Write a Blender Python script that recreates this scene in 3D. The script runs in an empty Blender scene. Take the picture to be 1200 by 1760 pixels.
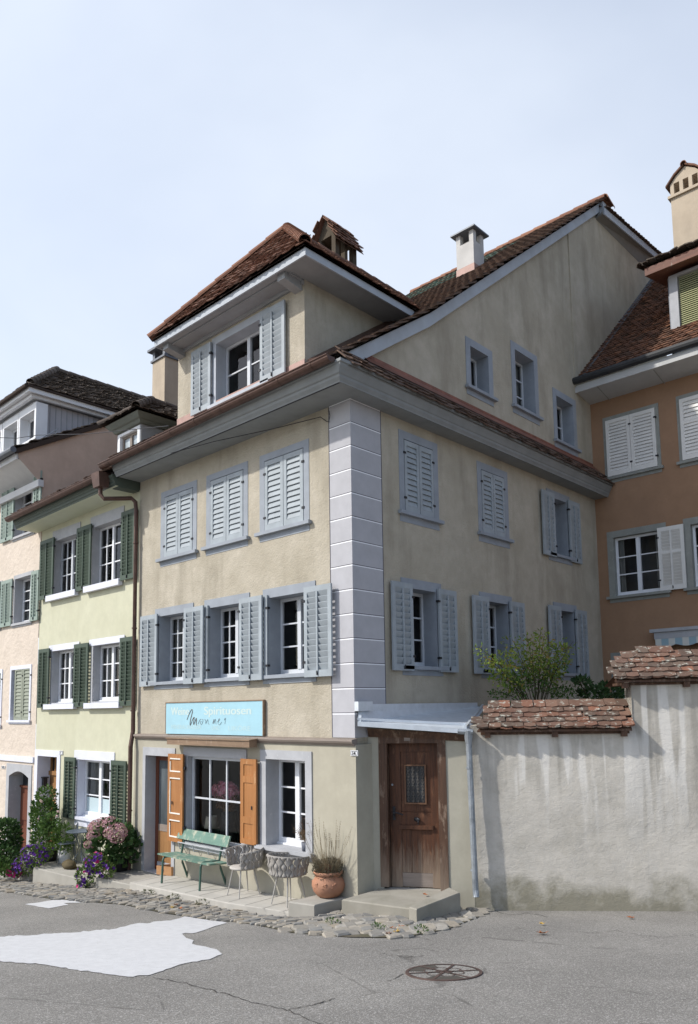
import bpy, math, random
from mathutils import Vector, Matrix
random.seed(7)
R_ = math.radians
S = bpy.context.scene
COL = S.collection
# ------------------------------------------------------------------ camera
CR = [[0.7343702, 0.6785457, -0.0166172], [-0.0832507, 0.0657486, -0.9943573], [-0.6736243, 0.7316098, 0.1047732]]
F_, PX, PY = 1291.943, 631.728, 1077.472
CAM = Vector((7.85961, -8.2183, 2.93026))
cd = bpy.data.cameras.new('camera'); cam = bpy.data.objects.new('camera', cd); COL.objects.link(cam)
cd.sensor_fit = 'HORIZONTAL'; cd.sensor_width = 36.0
cd.lens = F_ / 1200 * 36; cd.shift_x = (600 - PX) / 1200; cd.shift_y = (PY - 880) / 1200
cd.clip_start = 0.1; cd.clip_end = 2000
M = Matrix(((CR[0][0], -CR[1][0], -CR[2][0], CAM.x), (CR[0][1], -CR[1][1], -CR[2][1], CAM.y),
            (CR[0][2], -CR[1][2], -CR[2][2], CAM.z), (0, 0, 0, 1)))
cam.matrix_world = M
S.camera = cam
# ------------------------------------------------------------------ light
SUN_EL, SUN_AZ = 41.0, 35.0          # azimuth: how far the light swings from +Y (into the shop front) to +X
lx, ly = math.sin(R_(SUN_AZ)), math.cos(R_(SUN_AZ))
S.view_settings.view_transform = 'Standard'; S.view_settings.look = 'None'
S.view_settings.exposure = 0.42; S.view_settings.gamma = 1.0
sd = bpy.data.lights.new('sun', 'SUN'); so = bpy.data.objects.new('sun', sd); COL.objects.link(so)
sd.energy = 3.0; sd.angle = R_(1.2); sd.color = (1.0, 0.965, 0.90)
ldir = Vector((lx * math.cos(R_(SUN_EL)), ly * math.cos(R_(SUN_EL)), -math.sin(R_(SUN_EL))))
so.rotation_euler = ldir.to_track_quat('-Z', 'Y').to_euler(); so.location = (-10, -25, 30)
W = bpy.data.worlds.new('World'); S.world = W; W.use_nodes = True
wn = W.node_tree.nodes; wl = W.node_tree.links
wn.clear()
wo = wn.new('ShaderNodeOutputWorld'); wb = wn.new('ShaderNodeBackground'); wb.inputs['Strength'].default_value = 0.15
sky = wn.new('ShaderNodeTexSky'); sky.sky_type = 'NISHITA'; sky.sun_disc = False
sky.sun_elevation = R_(SUN_EL); sky.sun_rotation = math.atan2(-lx, -ly); sky.dust_density = 1.5; sky.ozone_density = 1.5
tc = wn.new('ShaderNodeTexCoord'); mp = wn.new('ShaderNodeMapping'); mp.inputs['Scale'].default_value = (1.0, 1.0, 2.2)
mp.inputs['Location'].default_value = (0.35, 0.1, 0.0)
nz = wn.new('ShaderNodeTexNoise'); nz.inputs['Scale'].default_value = 1.1; nz.inputs['Detail'].default_value = 5; nz.inputs['Roughness'].default_value = 0.5
nz.inputs['Distortion'].default_value = 0.4
rp = wn.new('ShaderNodeValToRGB'); rp.color_ramp.elements[0].position = 0.28; rp.color_ramp.elements[1].position = 0.75
rp.color_ramp.elements[0].color = (0.62, 0.62, 0.62, 1); rp.color_ramp.elements[1].color = (1, 1, 1, 1)
mx = wn.new('ShaderNodeMix'); mx.data_type = 'RGBA'; mx.inputs[7].default_value = (4.85, 5.22, 5.8, 1)
wl.new(tc.outputs['Generated'], mp.inputs[0]); wl.new(mp.outputs[0], nz.inputs['Vector']); wl.new(nz.outputs['Fac'], rp.inputs[0])
dt = wn.new('ShaderNodeVectorMath'); dt.operation = 'DOT_PRODUCT'; dt.inputs[1].default_value = (-.85, .45, .25)   # bright cloud bank to the north-west, clearer sky elsewhere
mr = wn.new('ShaderNodeMapRange'); mr.interpolation_type = 'SMOOTHSTEP'; mr.inputs[1].default_value = .25; mr.inputs[2].default_value = .95; mr.inputs[3].default_value = .30; mr.inputs[4].default_value = 1.0
mm = wn.new('ShaderNodeMath'); mm.operation = 'MULTIPLY'
wl.new(tc.outputs['Generated'], dt.inputs[0]); wl.new(dt.outputs['Value'], mr.inputs[0]); wl.new(mr.outputs[0], mm.inputs[1]); wl.new(rp.outputs[0], mm.inputs[0]); wl.new(mm.outputs[0], mx.inputs[0]); wl.new(sky.outputs[0], mx.inputs[6]); wl.new(mx.outputs[2], wb.inputs['Color']); wl.new(wb.outputs[0], wo.inputs[0])

# ------------------------------------------------------------------ geometry helpers
def ray(x, y):
    a, b = (x - PX) / F_, (y - PY) / F_
    return Vector([CR[0][i] * a + CR[1][i] * b + CR[2][i] for i in range(3)])
def hit(x, y, p, n):
    r = ray(x, y); p = Vector(p); n = Vector(n)
    return CAM + r * ((p - CAM).dot(n) / r.dot(n))
def zhit(x, y, z): return hit(x, y, (0, 0, z), (0, 0, 1))
FWD = Vector((CR[2][0], CR[2][1], 0)).normalized()
RGT = Vector((CR[0][0], CR[0][1], 0)).normalized()

class Fr:
    """a facade: u along it, d outward, z up"""
    def __init__(s, o, u):
        s.o = Vector(o); s.u = Vector(u).normalized(); s.n = Vector((s.u.y, -s.u.x, 0))
    def p(s, u, d, z): return s.o + s.u * u + s.n * d + Vector((0, 0, z))
    def px(s, x, y, d=0.0):
        P = hit(x, y, s.o + s.n * d, s.n) - s.o
        return P.dot(s.u), P.z
    def rect(s, x0, y0, x1, y1, d=0.0):
        a, b = s.px(x0, y0, d), s.px(x1, y1, d)
        return a[0], b[0], b[1], a[1]           # u0,u1,z0,z1
BASE = {}
class MB:
    def __init__(s): s.v = []; s.f = []; s.m = []
    def face(s, pts, m=0):
        i = len(s.v); s.v += [Vector(p) for p in pts]; s.f.append(list(range(i, i + len(pts)))); s.m.append(m)
    def mesh(s, vs, fs, m=0):
        i = len(s.v); s.v += [Vector(p) for p in vs]
        for f in fs: s.f.append([k + i for k in f]); s.m.append(m)
    def hexa(s, c, m=0):   # 8 corners: bottom 4 (ccw), top 4
        s.mesh(c, [(0, 3, 2, 1), (4, 5, 6, 7), (0, 1, 5, 4), (1, 2, 6, 5), (2, 3, 7, 6), (3, 0, 4, 7)], m)
    def box(s, a, b, m=0):
        (x0, y0, z0), (x1, y1, z1) = a, b
        s.hexa([(x0, y0, z0), (x1, y0, z0), (x1, y1, z0), (x0, y1, z0), (x0, y0, z1), (x1, y0, z1), (x1, y1, z1), (x0, y1, z1)], m)
    def fbox(s, fr, u0, u1, d0, d1, z0, z1, m=0):
        s.hexa([fr.p(u0, d1, z0), fr.p(u1, d1, z0), fr.p(u1, d0, z0), fr.p(u0, d0, z0),
                fr.p(u0, d1, z1), fr.p(u1, d1, z1), fr.p(u1, d0, z1), fr.p(u0, d0, z1)], m)
    def prism(s, poly, ext, m=0):
        n = len(poly); a = [Vector(p) for p in poly]; b = [p + Vector(ext) for p in a]
        s.mesh(a + b, [tuple(reversed(range(n))), tuple(range(n, 2 * n))] + [(i, (i + 1) % n, n + (i + 1) % n, n + i) for i in range(n)], m)
    def tube(s, pts, r, n=8, m=0, r1=None, cap=True):
        pts = [Vector(p) for p in pts]; k = len(pts); vs = []
        for i, p in enumerate(pts):
            t = (pts[min(i + 1, k - 1)] - pts[max(i - 1, 0)]).normalized()
            a = t.cross(Vector((0, 0, 1)));
            if a.length < 1e-3: a = t.cross(Vector((1, 0, 0)))
            a.normalize(); b = t.cross(a)
            rr = r if r1 is None else r + (r1 - r) * i / max(1, k - 1)
            for j in range(n):
                q = 2 * math.pi * j / n; vs.append(p + a * (rr * math.cos(q)) + b * (rr * math.sin(q)))
        fs = [(i * n + j, i * n + (j + 1) % n, (i + 1) * n + (j + 1) % n, (i + 1) * n + j) for i in range(k - 1) for j in range(n)]
        if cap: fs += [tuple(reversed(range(n))), tuple(range((k - 1) * n, k * n))]
        s.mesh(vs, fs, m)
    def lathe(s, c, prof, n=24, m=0):   # prof: (r,z)
        c = Vector(c); vs = []; k = len(prof)
        for r, z in prof:
            for j in range(n):
                q = 2 * math.pi * j / n; vs.append(c + Vector((r * math.cos(q), r * math.sin(q), z)))
        s.mesh(vs, [(i * n + j, i * n + (j + 1) % n, (i + 1) * n + (j + 1) % n, (i + 1) * n + j) for i in range(k - 1) for j in range(n)]
               + [tuple(reversed(range(n))), tuple(range((k - 1) * n, k * n))], m)
    def blob(s, c, rx, ry, rz, m=0, n=10, k=7, jit=0.0, rnd=random):
        c = Vector(c); vs = []
        for i in range(1, k):
            a = math.pi * i / k
            for j in range(n):
                q = 2 * math.pi * j / n; g = 1 + rnd.uniform(-jit, jit)
                vs.append(c + Vector((rx * g * math.sin(a) * math.cos(q), ry * g * math.sin(a) * math.sin(q), rz * g * math.cos(a))))
        t = len(vs); vs += [c + Vector((0, 0, rz)), c - Vector((0, 0, rz))]
        fs = [(i * n + j, (i + 1) * n + j, (i + 1) * n + (j + 1) % n, i * n + (j + 1) % n) for i in range(k - 2) for j in range(n)]
        fs += [(t, j, (j + 1) % n) for j in range(n)] + [(t + 1, (k - 2) * n + (j + 1) % n, (k - 2) * n + j) for j in range(n)]
        s.mesh(vs, fs, m)
    def build(s, name, mats, parent=None, smooth=False, label=None, base=None, kind=None):
        b = BASE.get(parent, Vector((0, 0, 0))) if parent else (Vector(base) if base is not None else Vector((0, 0, 0)))
        me = bpy.data.meshes.new(name); me.from_pydata([tuple(v - b) for v in s.v], [], s.f)
        if not isinstance(mats, (list, tuple)): mats = [mats]
        for m in mats: me.materials.append(m)
        me.polygons.foreach_set('material_index', s.m)
        if smooth: me.polygons.foreach_set('use_smooth', [True] * len(s.f))
        me.update(); o = bpy.data.objects.new(name, me); COL.objects.link(o)
        if parent: o.parent = parent
        else: o.location = b
        BASE[o] = b
        if label: o['label'] = label
        if kind: o['kind'] = kind
        return o
def thing(name, label, cat, loc, group=None):
    o = bpy.data.objects.new(name, None); COL.objects.link(o); o.location = loc; BASE[o] = Vector(loc)
    o.empty_display_size = 0.2
    o['label'] = label; o['category'] = cat
    if group: o['group'] = group
    return o
def tag(o, label, cat, group=None):
    o['label'] = label; o['category'] = cat
    if group: o['group'] = group
    return o
def move(o, loc, rz=0.0):
    o.location = loc; o.rotation_euler = (0, 0, rz)
    return o
def sheet(fr, outer, holes, d=0.0):
    """planar wall polygon (u,z) with rectangular holes -> MB"""
    import bmesh
    bm = bmesh.new(); es = []
    def loop(pts):
        vs = [bm.verts.new(fr.p(u, d, z)) for u, z in pts]
        for i in range(len(vs)): es.append(bm.edges.new((vs[i], vs[(i + 1) % len(vs)])))
    loop(outer)
    for (u0, u1, z0, z1) in holes: loop([(u0, z0), (u1, z0), (u1, z1), (u0, z1)])
    bmesh.ops.triangle_fill(bm, use_beauty=True, use_dissolve=False, edges=es)
    bm.verts.index_update(); mb = MB()
    mb.v = [v.co.copy() for v in bm.verts]
    for f in bm.faces:
        idx = [v.index for v in f.verts]
        if f.normal.dot(fr.n) < 0: idx.reverse()
        mb.f.append(idx); mb.m.append(0)
    bm.free(); return mb
def tiles(mb, O, U, V, ul, vl, w, h, keep=None, th=0.016, jit=0.5, m=0, rnd=random, rounded=True, mf=None):
    O = Vector(O); U = Vector(U).normalized(); V = Vector(V).normalized(); N = U.cross(V).normalized()
    if N.z < 0: N = -N
    for j in range(int(vl / h) + 1):
        for i in range(-1, int(ul / w) + 2):
            u0 = i * w + (w / 2 if j % 2 else 0) + rnd.uniform(-.1, .1) * w * jit; v0 = j * h + rnd.uniform(-.12, .12) * h * jit
            uc = u0 + w / 2
            if u0 < -w * .6 or u0 + w > ul + w * .6: continue
            if keep and not keep(uc, v0 + h * .5): continue
            u1 = u0 + w * rnd.uniform(.95, 1.0); l = h * 1.7
            lift = th * 2.1 + rnd.uniform(0, th) * jit; tl = rnd.uniform(-1, 1) * th * jit * .7
            fp = [(u0, 0), ((u0 + u1) / 2, -h * .16), (u1, 0)] if rounded else [(u0, 0), ((u0 + u1) / 2, 0), (u1, 0)]
            vs = []
            for (a, b), k in zip(fp, (-1, 0, 1)):
                vs.append(O + U * a + V * (v0 + b) + N * (lift + tl * k))
            for (a, b), k in zip(fp, (-1, 0, 1)):
                vs.append(O + U * a + V * (v0 + b) + N * (lift + tl * k - th))
            vs.append(O + U * u0 + V * (v0 + l) + N * 0.004); vs.append(O + U * u1 + V * (v0 + l) + N * 0.004)
            vs.append(O + U * u0 + V * (v0 + l) - N * (th - .004)); vs.append(O + U * u1 + V * (v0 + l) - N * (th - .004))
            mm = mf(uc, v0) if mf else m
            mb.mesh(vs, [(0, 1, 2, 7, 6), (3, 4, 1, 0), (4, 5, 2, 1), (3, 0, 6, 8), (2, 5, 9, 7)], mm)
def ridge(mb, p0, p1, r=0.1, l=0.36, m=0, rnd=random):
    p0 = Vector(p0); p1 = Vector(p1); t = (p1 - p0); L = t.length; t.normalize()
    a = t.cross(Vector((0, 0, 1))).normalized(); b = a.cross(t)
    n = max(1, int(L / l)); l = L / n
    for i in range(n):
        c0 = p0 + t * (i * l - .03); c1 = p0 + t * ((i + 1) * l + .03); ra, rb = r * 1.12, r * .93
        vs = []
        for c, rr in ((c0, ra), (c1, rb)):
            for q in range(9):
                g = math.pi * (q / 8 * 1.16 - .08); vs.append(c + a * rr * math.cos(g) + b * rr * (math.sin(g)))
            for q in range(9):
                g = math.pi * (q / 8 * 1.16 - .08); vs.append(c + a * (rr - .018) * math.cos(g) + b * (rr - .018) * math.sin(g))
        fs = []
        for q in range(8):
            fs += [(q, q + 1, 19 + q, 18 + q), (q, 9 + q, 10 + q, q + 1), (18 + q, 19 + q, 28 + q, 27 + q)]
        mb.mesh(vs, fs, m)
# ------------------------------------------------------------------ materials
def nmat(name):
    m = bpy.data.materials.new(name); m.use_nodes = True
    nt = m.node_tree; b = nt.nodes['Principled BSDF']; return m, nt, b
class NT:
    def __init__(s, nt):
        s.nt = nt; s.tc = nt.nodes.new('ShaderNodeTexCoord')
    def coords(s, scale=(1, 1, 1), rot=(0, 0, 0)):
        mp = s.nt.nodes.new('ShaderNodeMapping'); mp.inputs['Scale'].default_value = scale; mp.inputs['Rotation'].default_value = rot
        s.nt.links.new(s.tc.outputs['Object'], mp.inputs[0]); return mp.outputs[0]
    def noise(s, scale, detail=4, rough=.55, co=None, dist=0):
        n = s.nt.nodes.new('ShaderNodeTexNoise'); n.inputs['Scale'].default_value = scale; n.inputs['Detail'].default_value = detail
        n.inputs['Roughness'].default_value = rough; n.inputs['Distortion'].default_value = dist
        s.nt.links.new(co or s.tc.outputs['Object'], n.inputs['Vector']); return n.outputs['Fac']
    def vor(s, scale, feat='F1', co=None, out='Distance'):
        n = s.nt.nodes.new('ShaderNodeTexVoronoi'); n.inputs['Scale'].default_value = scale; n.feature = feat
        s.nt.links.new(co or s.tc.outputs['Object'], n.inputs['Vector']); return n.outputs[out]
    def ramp(s, fac, stops):
        r = s.nt.nodes.new('ShaderNodeValToRGB'); e = r.color_ramp.elements
        while len(e) < len(stops): e.new(.5)
        for k, (p, c) in zip(e, stops):
            k.position = p; k.color = (c, c, c, 1) if isinstance(c, (int, float)) else (*c, 1)
        s.nt.links.new(fac, r.inputs[0]); return r.outputs[0]
    def mix(s, f, a, b, mode='MIX'):
        n = s.nt.nodes.new('ShaderNodeMix'); n.data_type = 'RGBA'; n.blend_type = mode
        for ix, v in ((0, f), (6, a), (7, b)):
            sock = n.inputs[ix]
            if isinstance(v, (int, float)): sock.default_value = v if ix == 0 else (v, v, v, 1)
            elif isinstance(v, tuple): sock.default_value = (*v, 1)
            else: s.nt.links.new(v, sock)
        return n.outputs[2]
    def math(s, op, a, b=0.0):
        n = s.nt.nodes.new('ShaderNodeMath'); n.operation = op
        for i, v in enumerate((a, b)):
            if isinstance(v, (int, float)): n.inputs[i].default_value = v
            else: s.nt.links.new(v, n.inputs[i])
        return n.outputs[0]
    def sep(s, i):
        n = s.nt.nodes.new('ShaderNodeSeparateXYZ'); s.nt.links.new(s.tc.outputs['Object'], n.inputs[0]); return n.outputs[i]
    def island(s):
        n = s.nt.nodes.new('ShaderNodeNewGeometry'); return n.outputs['Random Per Island']
    def bump(s, b, h, strength=.3, dist=.01):
        n = s.nt.nodes.new('ShaderNodeBump'); n.inputs['Strength'].default_value = strength; n.inputs['Distance'].default_value = dist
        s.nt.links.new(h, n.inputs['Height']); s.nt.links.new(n.outputs[0], b.inputs['Normal'])
    def col(s, b, c): s.nt.links.new(c, b.inputs['Base Color'])
def mul(c, k): return tuple(min(1, x * k) for x in c)
def stucco(name, c, c2, stain, scale=1.0, bs=.35, bd=.012, grain=38, streak=.35, low=None):
    m, nt, b = nmat(name); t = NT(nt); b.inputs['Roughness'].default_value = .92; b.inputs['Specular IOR Level'].default_value = .15
    base = t.mix(t.ramp(t.noise(1.1 * scale, 6, .6), [(.35, 0), (.66, 1)]), c, c2)
    base = t.mix(t.ramp(t.noise(3.3 * scale, 6, .65), [(.38, 0), (.70, .6)]), base, mul(c2, .86))
    base = t.mix(t.ramp(t.noise(12, 5, .7), [(.3, 0), (.7, .35)]), base, mul(c, .8))
    st = t.noise(2.2, 5, .6, t.coords((1, 1, .22)))
    base = t.mix(t.math('MULTIPLY', t.ramp(st, [(.5, 0), (.72, 1)]), streak), base, stain)
    if low:
        z0, z1, lc = low
        f = t.ramp(t.math('ADD', t.math('DIVIDE', t.math('SUBTRACT', t.sep(2), z0), z1 - z0), t.math('MULTIPLY', t.math('SUBTRACT', t.noise(2.5, 5, .65), .5), 1.6)), [(.15, .85), (.8, 0)])
        base = t.mix(f, base, lc)
    t.col(b, base)
    g = t.mix(.5, t.noise(grain, 3, .6), t.noise(grain * .35, 5, .6))
    t.bump(b, g, bs, bd); return m
def paint(name, c, rough=.55, var=.12, wear=None, wf=.62, bs=.06, scale=1.0):
    m, nt, b = nmat(name); t = NT(nt); b.inputs['Roughness'].default_value = rough; b.inputs['Specular IOR Level'].default_value = .3
    base = t.mix(t.ramp(t.noise(3.5 * scale, 5, .6), [(.3, 0), (.7, 1)]), mul(c, 1 - var), mul(c, 1 + var))
    if wear: base = t.mix(t.ramp(t.noise(14 * scale, 6, .7), [(wf, 0), (wf + .06, 1)]), base, wear)
    t.col(b, base); t.bump(b, t.noise(60, 3), bs, .004); return m
def wood(name, c, c2, grain=(14, 14, .9), rough=.6, wear=None, wf=.6, bs=.25, low=None):
    m, nt, b = nmat(name); t = NT(nt); b.inputs['Roughness'].default_value = rough; b.inputs['Specular IOR Level'].default_value = .3
    n1 = t.noise(1.6, 6, .65, t.coords(grain), .6)
    base = t.mix(t.ramp(n1, [(.32, 0), (.66, 1)]), c, c2)
    base = t.mix(t.ramp(t.noise(1.8, 4), [(.35, 0), (.7, .5)]), base, mul(c, .6))
    if wear: base = t.mix(t.ramp(t.noise(3.2, 7, .7, t.coords((2.5, 2.5, .8))), [(wf, 0), (wf + .12, .8)]), base, wear)
    if low:
        z0, z1, lc = low
        f = t.ramp(t.math('ADD', t.math('DIVIDE', t.math('SUBTRACT', t.sep(2), z0), z1 - z0), t.math('MULTIPLY', t.math('SUBTRACT', t.noise(3, 6, .7, t.coords((6, 6, .6))), .5), 1.5)), [(.2, .8), (.9, 0)])
        base = t.mix(f, base, lc)
    t.col(b, base); t.bump(b, n1, bs, .006); return m
def metal(name, c, rough=.4, met=.7, var=.2):
    m, nt, b = nmat(name); t = NT(nt); b.inputs['Metallic'].default_value = met; b.inputs['Roughness'].default_value = rough
    t.col(b, t.mix(t.ramp(t.noise(6, 6, .65), [(.3, 0), (.7, 1)]), mul(c, 1 - var), mul(c, 1 + var))); return m
def tilemat(name, cols, lich=None, lf=.6, rough=.9):
    m, nt, b = nmat(name); t = NT(nt); b.inputs['Roughness'].default_value = rough; b.inputs['Specular IOR Level'].default_value = .2
    n = len(cols); base = t.ramp(t.island(), [(i / (n - 1), c) for i, c in enumerate(cols)])
    base = t.mix(t.ramp(t.noise(18, 5, .7), [(.35, 0), (.75, .6)]), base, mul(cols[0], .55))
    if lich: base = t.mix(t.ramp(t.noise(11, 6, .7), [(lf, 0), (lf + .07, .9)]), base, lich)
    t.col(b, base); t.bump(b, t.noise(40, 4), .3, .006); return m
def leafmat(name, cols, rough=.5, trans=.25):
    m, nt, b = nmat(name); t = NT(nt); b.inputs['Roughness'].default_value = rough; b.inputs['Specular IOR Level'].default_value = .18
    n = len(cols); base = t.ramp(t.island(), [(i / (n - 1), c) for i, c in enumerate(cols)]); t.col(b, base)
    tr = nt.nodes.new('ShaderNodeBsdfTranslucent'); nt.links.new(base, tr.inputs[0])
    ms = nt.nodes.new('ShaderNodeMixShader'); ms.inputs[0].default_value = trans
    nt.links.new(b.outputs[0], ms.inputs[1]); nt.links.new(tr.outputs[0], ms.inputs[2]); nt.links.new(ms.outputs[0], nt.nodes['Material Output'].inputs[0]); return m
def flat(name, c, rough=.6, spec=.3):
    m, nt, b = nmat(name); b.inputs['Base Color'].default_value = (*c, 1); b.inputs['Roughness'].default_value = rough; b.inputs['Specular IOR Level'].default_value = spec; return m
# palette of materials
M_ = {}
M_['beige'] = stucco('beige_stucco', (.51, .46, .375), (.405, .36, .28), (.27, .24, .185), bs=.8, bd=.03, grain=30, streak=.6)
M_['beige_smooth'] = stucco('beige_smooth_plaster', (.46, .43, .345), (.40, .37, .295), (.29, .265, .21), bs=.12, grain=20, low=(-.2, .35, (.33, .31, .26)))
M_['annex'] = stucco('annex_plaster', (.47, .44, .36), (.41, .385, .31), (.30, .28, .22), bs=.2, grain=24)
M_['green'] = stucco('pale_green_stucco', (.59, .58, .44), (.55, .54, .40), (.44, .425, .30), bs=.12, grain=30, streak=.25)
M_['pink'] = stucco('rough_pink_stucco', (.68, .59, .50), (.62, .535, .45), (.50, .43, .36), bs=.9, bd=.05, grain=9, streak=.15)
M_['pinkside'] = stucco('brownish_stucco', (.60, .46, .37), (.53, .40, .32), (.42, .32, .25), bs=.25)
M_['brown'] = stucco('ochre_brown_stucco', (.37, .225, .14), (.32, .195, .12), (.25, .16, .105), bs=.25, streak=.3)
M_['chim'] = stucco('chimney_plaster', (.52, .44, .34), (.46, .38, .29), (.25, .21, .17), bs=.2)
M_['surround'] = paint('blue_grey_stone_paint', (.285, .31, .345), .7, .1, (.40, .42, .46), .66)
M_['shut'] = paint('blue_grey_shutter_paint', (.325, .36, .385), .55, .12)
M_['quoin'] = paint('lilac_grey_quoin_paint', (.42, .415, .435), .85, .07, bs=.25)
M_['line_l'] = flat('white_painted_joint', (.8, .8, .82), .8)
M_['line_d'] = flat('dark_painted_joint', (.10, .095, .11), .8)
M_['eave'] = paint('grey_eave_paint', (.235, .245, .245), .6, .1, bs=.12)
M_['fascia'] = paint('pale_blue_fascia', (.40, .43, .47), .6, .08)
M_['dsoff'] = paint('grey_soffit', (.30, .31, .32), .6, .08)
M_['cop'] = metal('brown_copper', (.10, .056, .043), .5, .45, .3)
M_['copnew'] = metal('pink_copper_flashing', (.35, .22, .185), .6, .12, .15)
M_['copred'] = metal('red_copper_strip', (.22, .085, .055), .6, .2, .3)
M_['zinc'] = metal('zinc_sheet', (.62, .66, .70), .45, .30, .10)
M_['zincp'] = metal('weathered_zinc_pipe', (.30, .325, .35), .5, .45, .35)
M_['lead'] = metal('lead_flashing', (.13, .14, .16), .55, .3, .2)
M_['white'] = paint('white_window_paint', (.74, .75, .77), .5, .04)
M_['lilacw'] = paint('pale_lilac_stone', (.66, .67, .74), .7, .05)
M_['gcase'] = paint('grey_window_paint', (.55, .57, .60), .5, .05)
M_['gshut'] = paint('dark_green_shutter_paint', (.06, .085, .062), .55, .15)
M_['gshut2'] = paint('sage_shutter_paint', (.26, .32, .28), .55, .1)
M_['gshut3'] = paint('olive_grey_shutter_paint', (.26, .28, .22), .55, .1)
M_['wshut'] = paint('white_shutter_paint', (.72, .70, .66), .5, .05)
M_['gstone'] = paint('grey_stone', (.27, .275, .25), .8, .12, (.34, .34, .31), .6, bs=.2)
M_['gstone2'] = paint('light_grey_stone', (.40, .405, .42), .8, .1, (.5, .5, .5), .62, bs=.15)
M_['iron'] = metal('dark_iron', (.035, .035, .04), .55, .6, .2)
def glass_dark(name, c=(.020, .023, .027), r=.05):
    m, nt, b = nmat(name); t = NT(nt); b.inputs['Roughness'].default_value = r; b.inputs['Specular IOR Level'].default_value = .5
    t.col(b, t.mix(t.ramp(t.noise(1.3, 3, .5, t.coords((1, 1, .4))), [(.4, 0), (.7, 1)]), c, mul(c, 3.2)))
    t.bump(b, t.noise(2.2, 2), .03, .02); return m
M_['pane'] = glass_dark('window_glass_over_dark_room')
def glass_clear(name):
    m, nt, b = nmat(name); o = nt.nodes['Material Output']; nt.nodes.remove(b)
    tr = nt.nodes.new('ShaderNodeBsdfTransparent'); tr.inputs[0].default_value = (.93, .95, .95, 1)
    gl = nt.nodes.new('ShaderNodeBsdfGlossy'); gl.inputs['Roughness'].default_value = .02
    fr = nt.nodes.new('ShaderNodeFresnel'); fr.inputs[0].default_value = 1.5
    mx = nt.nodes.new('ShaderNodeMixShader'); nt.links.new(fr.outputs[0], mx.inputs[0]); nt.links.new(tr.outputs[0], mx.inputs[1]); nt.links.new(gl.outputs[0], mx.inputs[2])
    nt.links.new(mx.outputs[0], o.inputs[0]); return m
M_['clear'] = glass_clear('clear_shop_glass')
M_['tile'] = tilemat('dark_brown_roof_tiles', [(.085, .058, .045), (.125, .082, .06), (.165, .11, .082), (.11, .078, .062), (.185, .115, .085), (.095, .07, .058)], (.19, .18, .14), .62)
M_['tilemoss'] = tilemat('green_glazed_tiles', [(.13, .20, .17), (.17, .25, .21), (.20, .27, .23), (.12, .17, .15)])
M_['tilered'] = tilemat('red_brown_roof_tiles', [(.16, .085, .06), (.23, .115, .08), (.115, .07, .052), (.26, .14, .095), (.19, .10, .07)], (.11, .095, .075), .62)
M_['tilenew'] = tilemat('orange_ridge_tiles', [(.27, .135, .09), (.33, .17, .11), (.22, .11, .075), (.30, .15, .10)], (.16, .12, .09), .62)
M_['tilebr'] = tilemat('orange_brown_roof_tiles', [(.21, .10, .06), (.12, .07, .05), (.27, .13, .075), (.15, .08, .055), (.09, .06, .045), (.24, .13, .085)], (.09, .075, .06), .60)
M_['tilegrey'] = tilemat('grey_brown_roof_tiles', [(.10, .08, .065), (.15, .12, .10), (.08, .062, .05), (.18, .15, .125)], (.20, .19, .16), .62)
M_['tilecop'] = tilemat('old_coping_tiles', [(.20, .10, .07), (.12, .085, .065), (.27, .125, .08), (.15, .115, .09), (.10, .075, .06), (.23, .14, .10), (.14, .09, .07)], (.42, .41, .35), .56)
M_['roofbase'] = flat('roof_underlay', (.05, .035, .028), .9)
M_['owood'] = wood('orange_shutter_wood', (.45, .205, .075), (.34, .14, .045), wear=(.62, .42, .24), wf=.60, rough=.45, bs=.1)
M_['worn'] = flat('worn_white_paint', (.75, .72, .66), .7)
M_['dwood'] = wood('old_dark_door_wood', (.13, .052, .025), (.045, .022, .014), wear=(.20, .095, .05), wf=.56, low=(.15, .95, (.30, .235, .175)))
M_['dwood2'] = wood('old_door_frame_wood', (.125, .066, .04), (.06, .035, .024), wear=(.28, .20, .145), wf=.55, low=(.1, .9, (.26, .20, .15)))
M_['lwood'] = wood('grey_weathered_wood', (.30, .25, .215), (.22, .18, .15), grain=(.9, .9, 14))
M_['bwood'] = wood('brown_weathered_board', (.30, .205, .135), (.20, .13, .085), grain=(1, 6, 16), wear=(.40, .31, .23), wf=.58)
M_['twood'] = wood('plain_door_wood', (.36, .19, .075), (.27, .13, .05))
M_['mwood'] = wood('mahogany_door_wood', (.19, .065, .035), (.12, .04, .025))
M_['bench'] = wood('worn_green_bench_paint', (.15, .26, .205), (.12, .215, .17), grain=(1, 8, 8), wear=(.46, .45, .34), wf=.50)
M_['benchm'] = paint('green_bench_iron', (.06, .12, .095), .45, .2, (.10, .07, .05), .64)
M_['conc'] = stucco('concrete', (.42, .40, .355), (.36, .34, .30), (.26, .25, .22), bs=.25, grain=30)
M_['conc2'] = stucco('pale_paving', (.50, .475, .43), (.44, .42, .38), (.33, .31, .28), bs=.12, grain=30)
M_['concold'] = stucco('mossy_concrete', (.37, .345, .295), (.29, .27, .225), (.18, .175, .13), bs=.35, grain=26)
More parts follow.
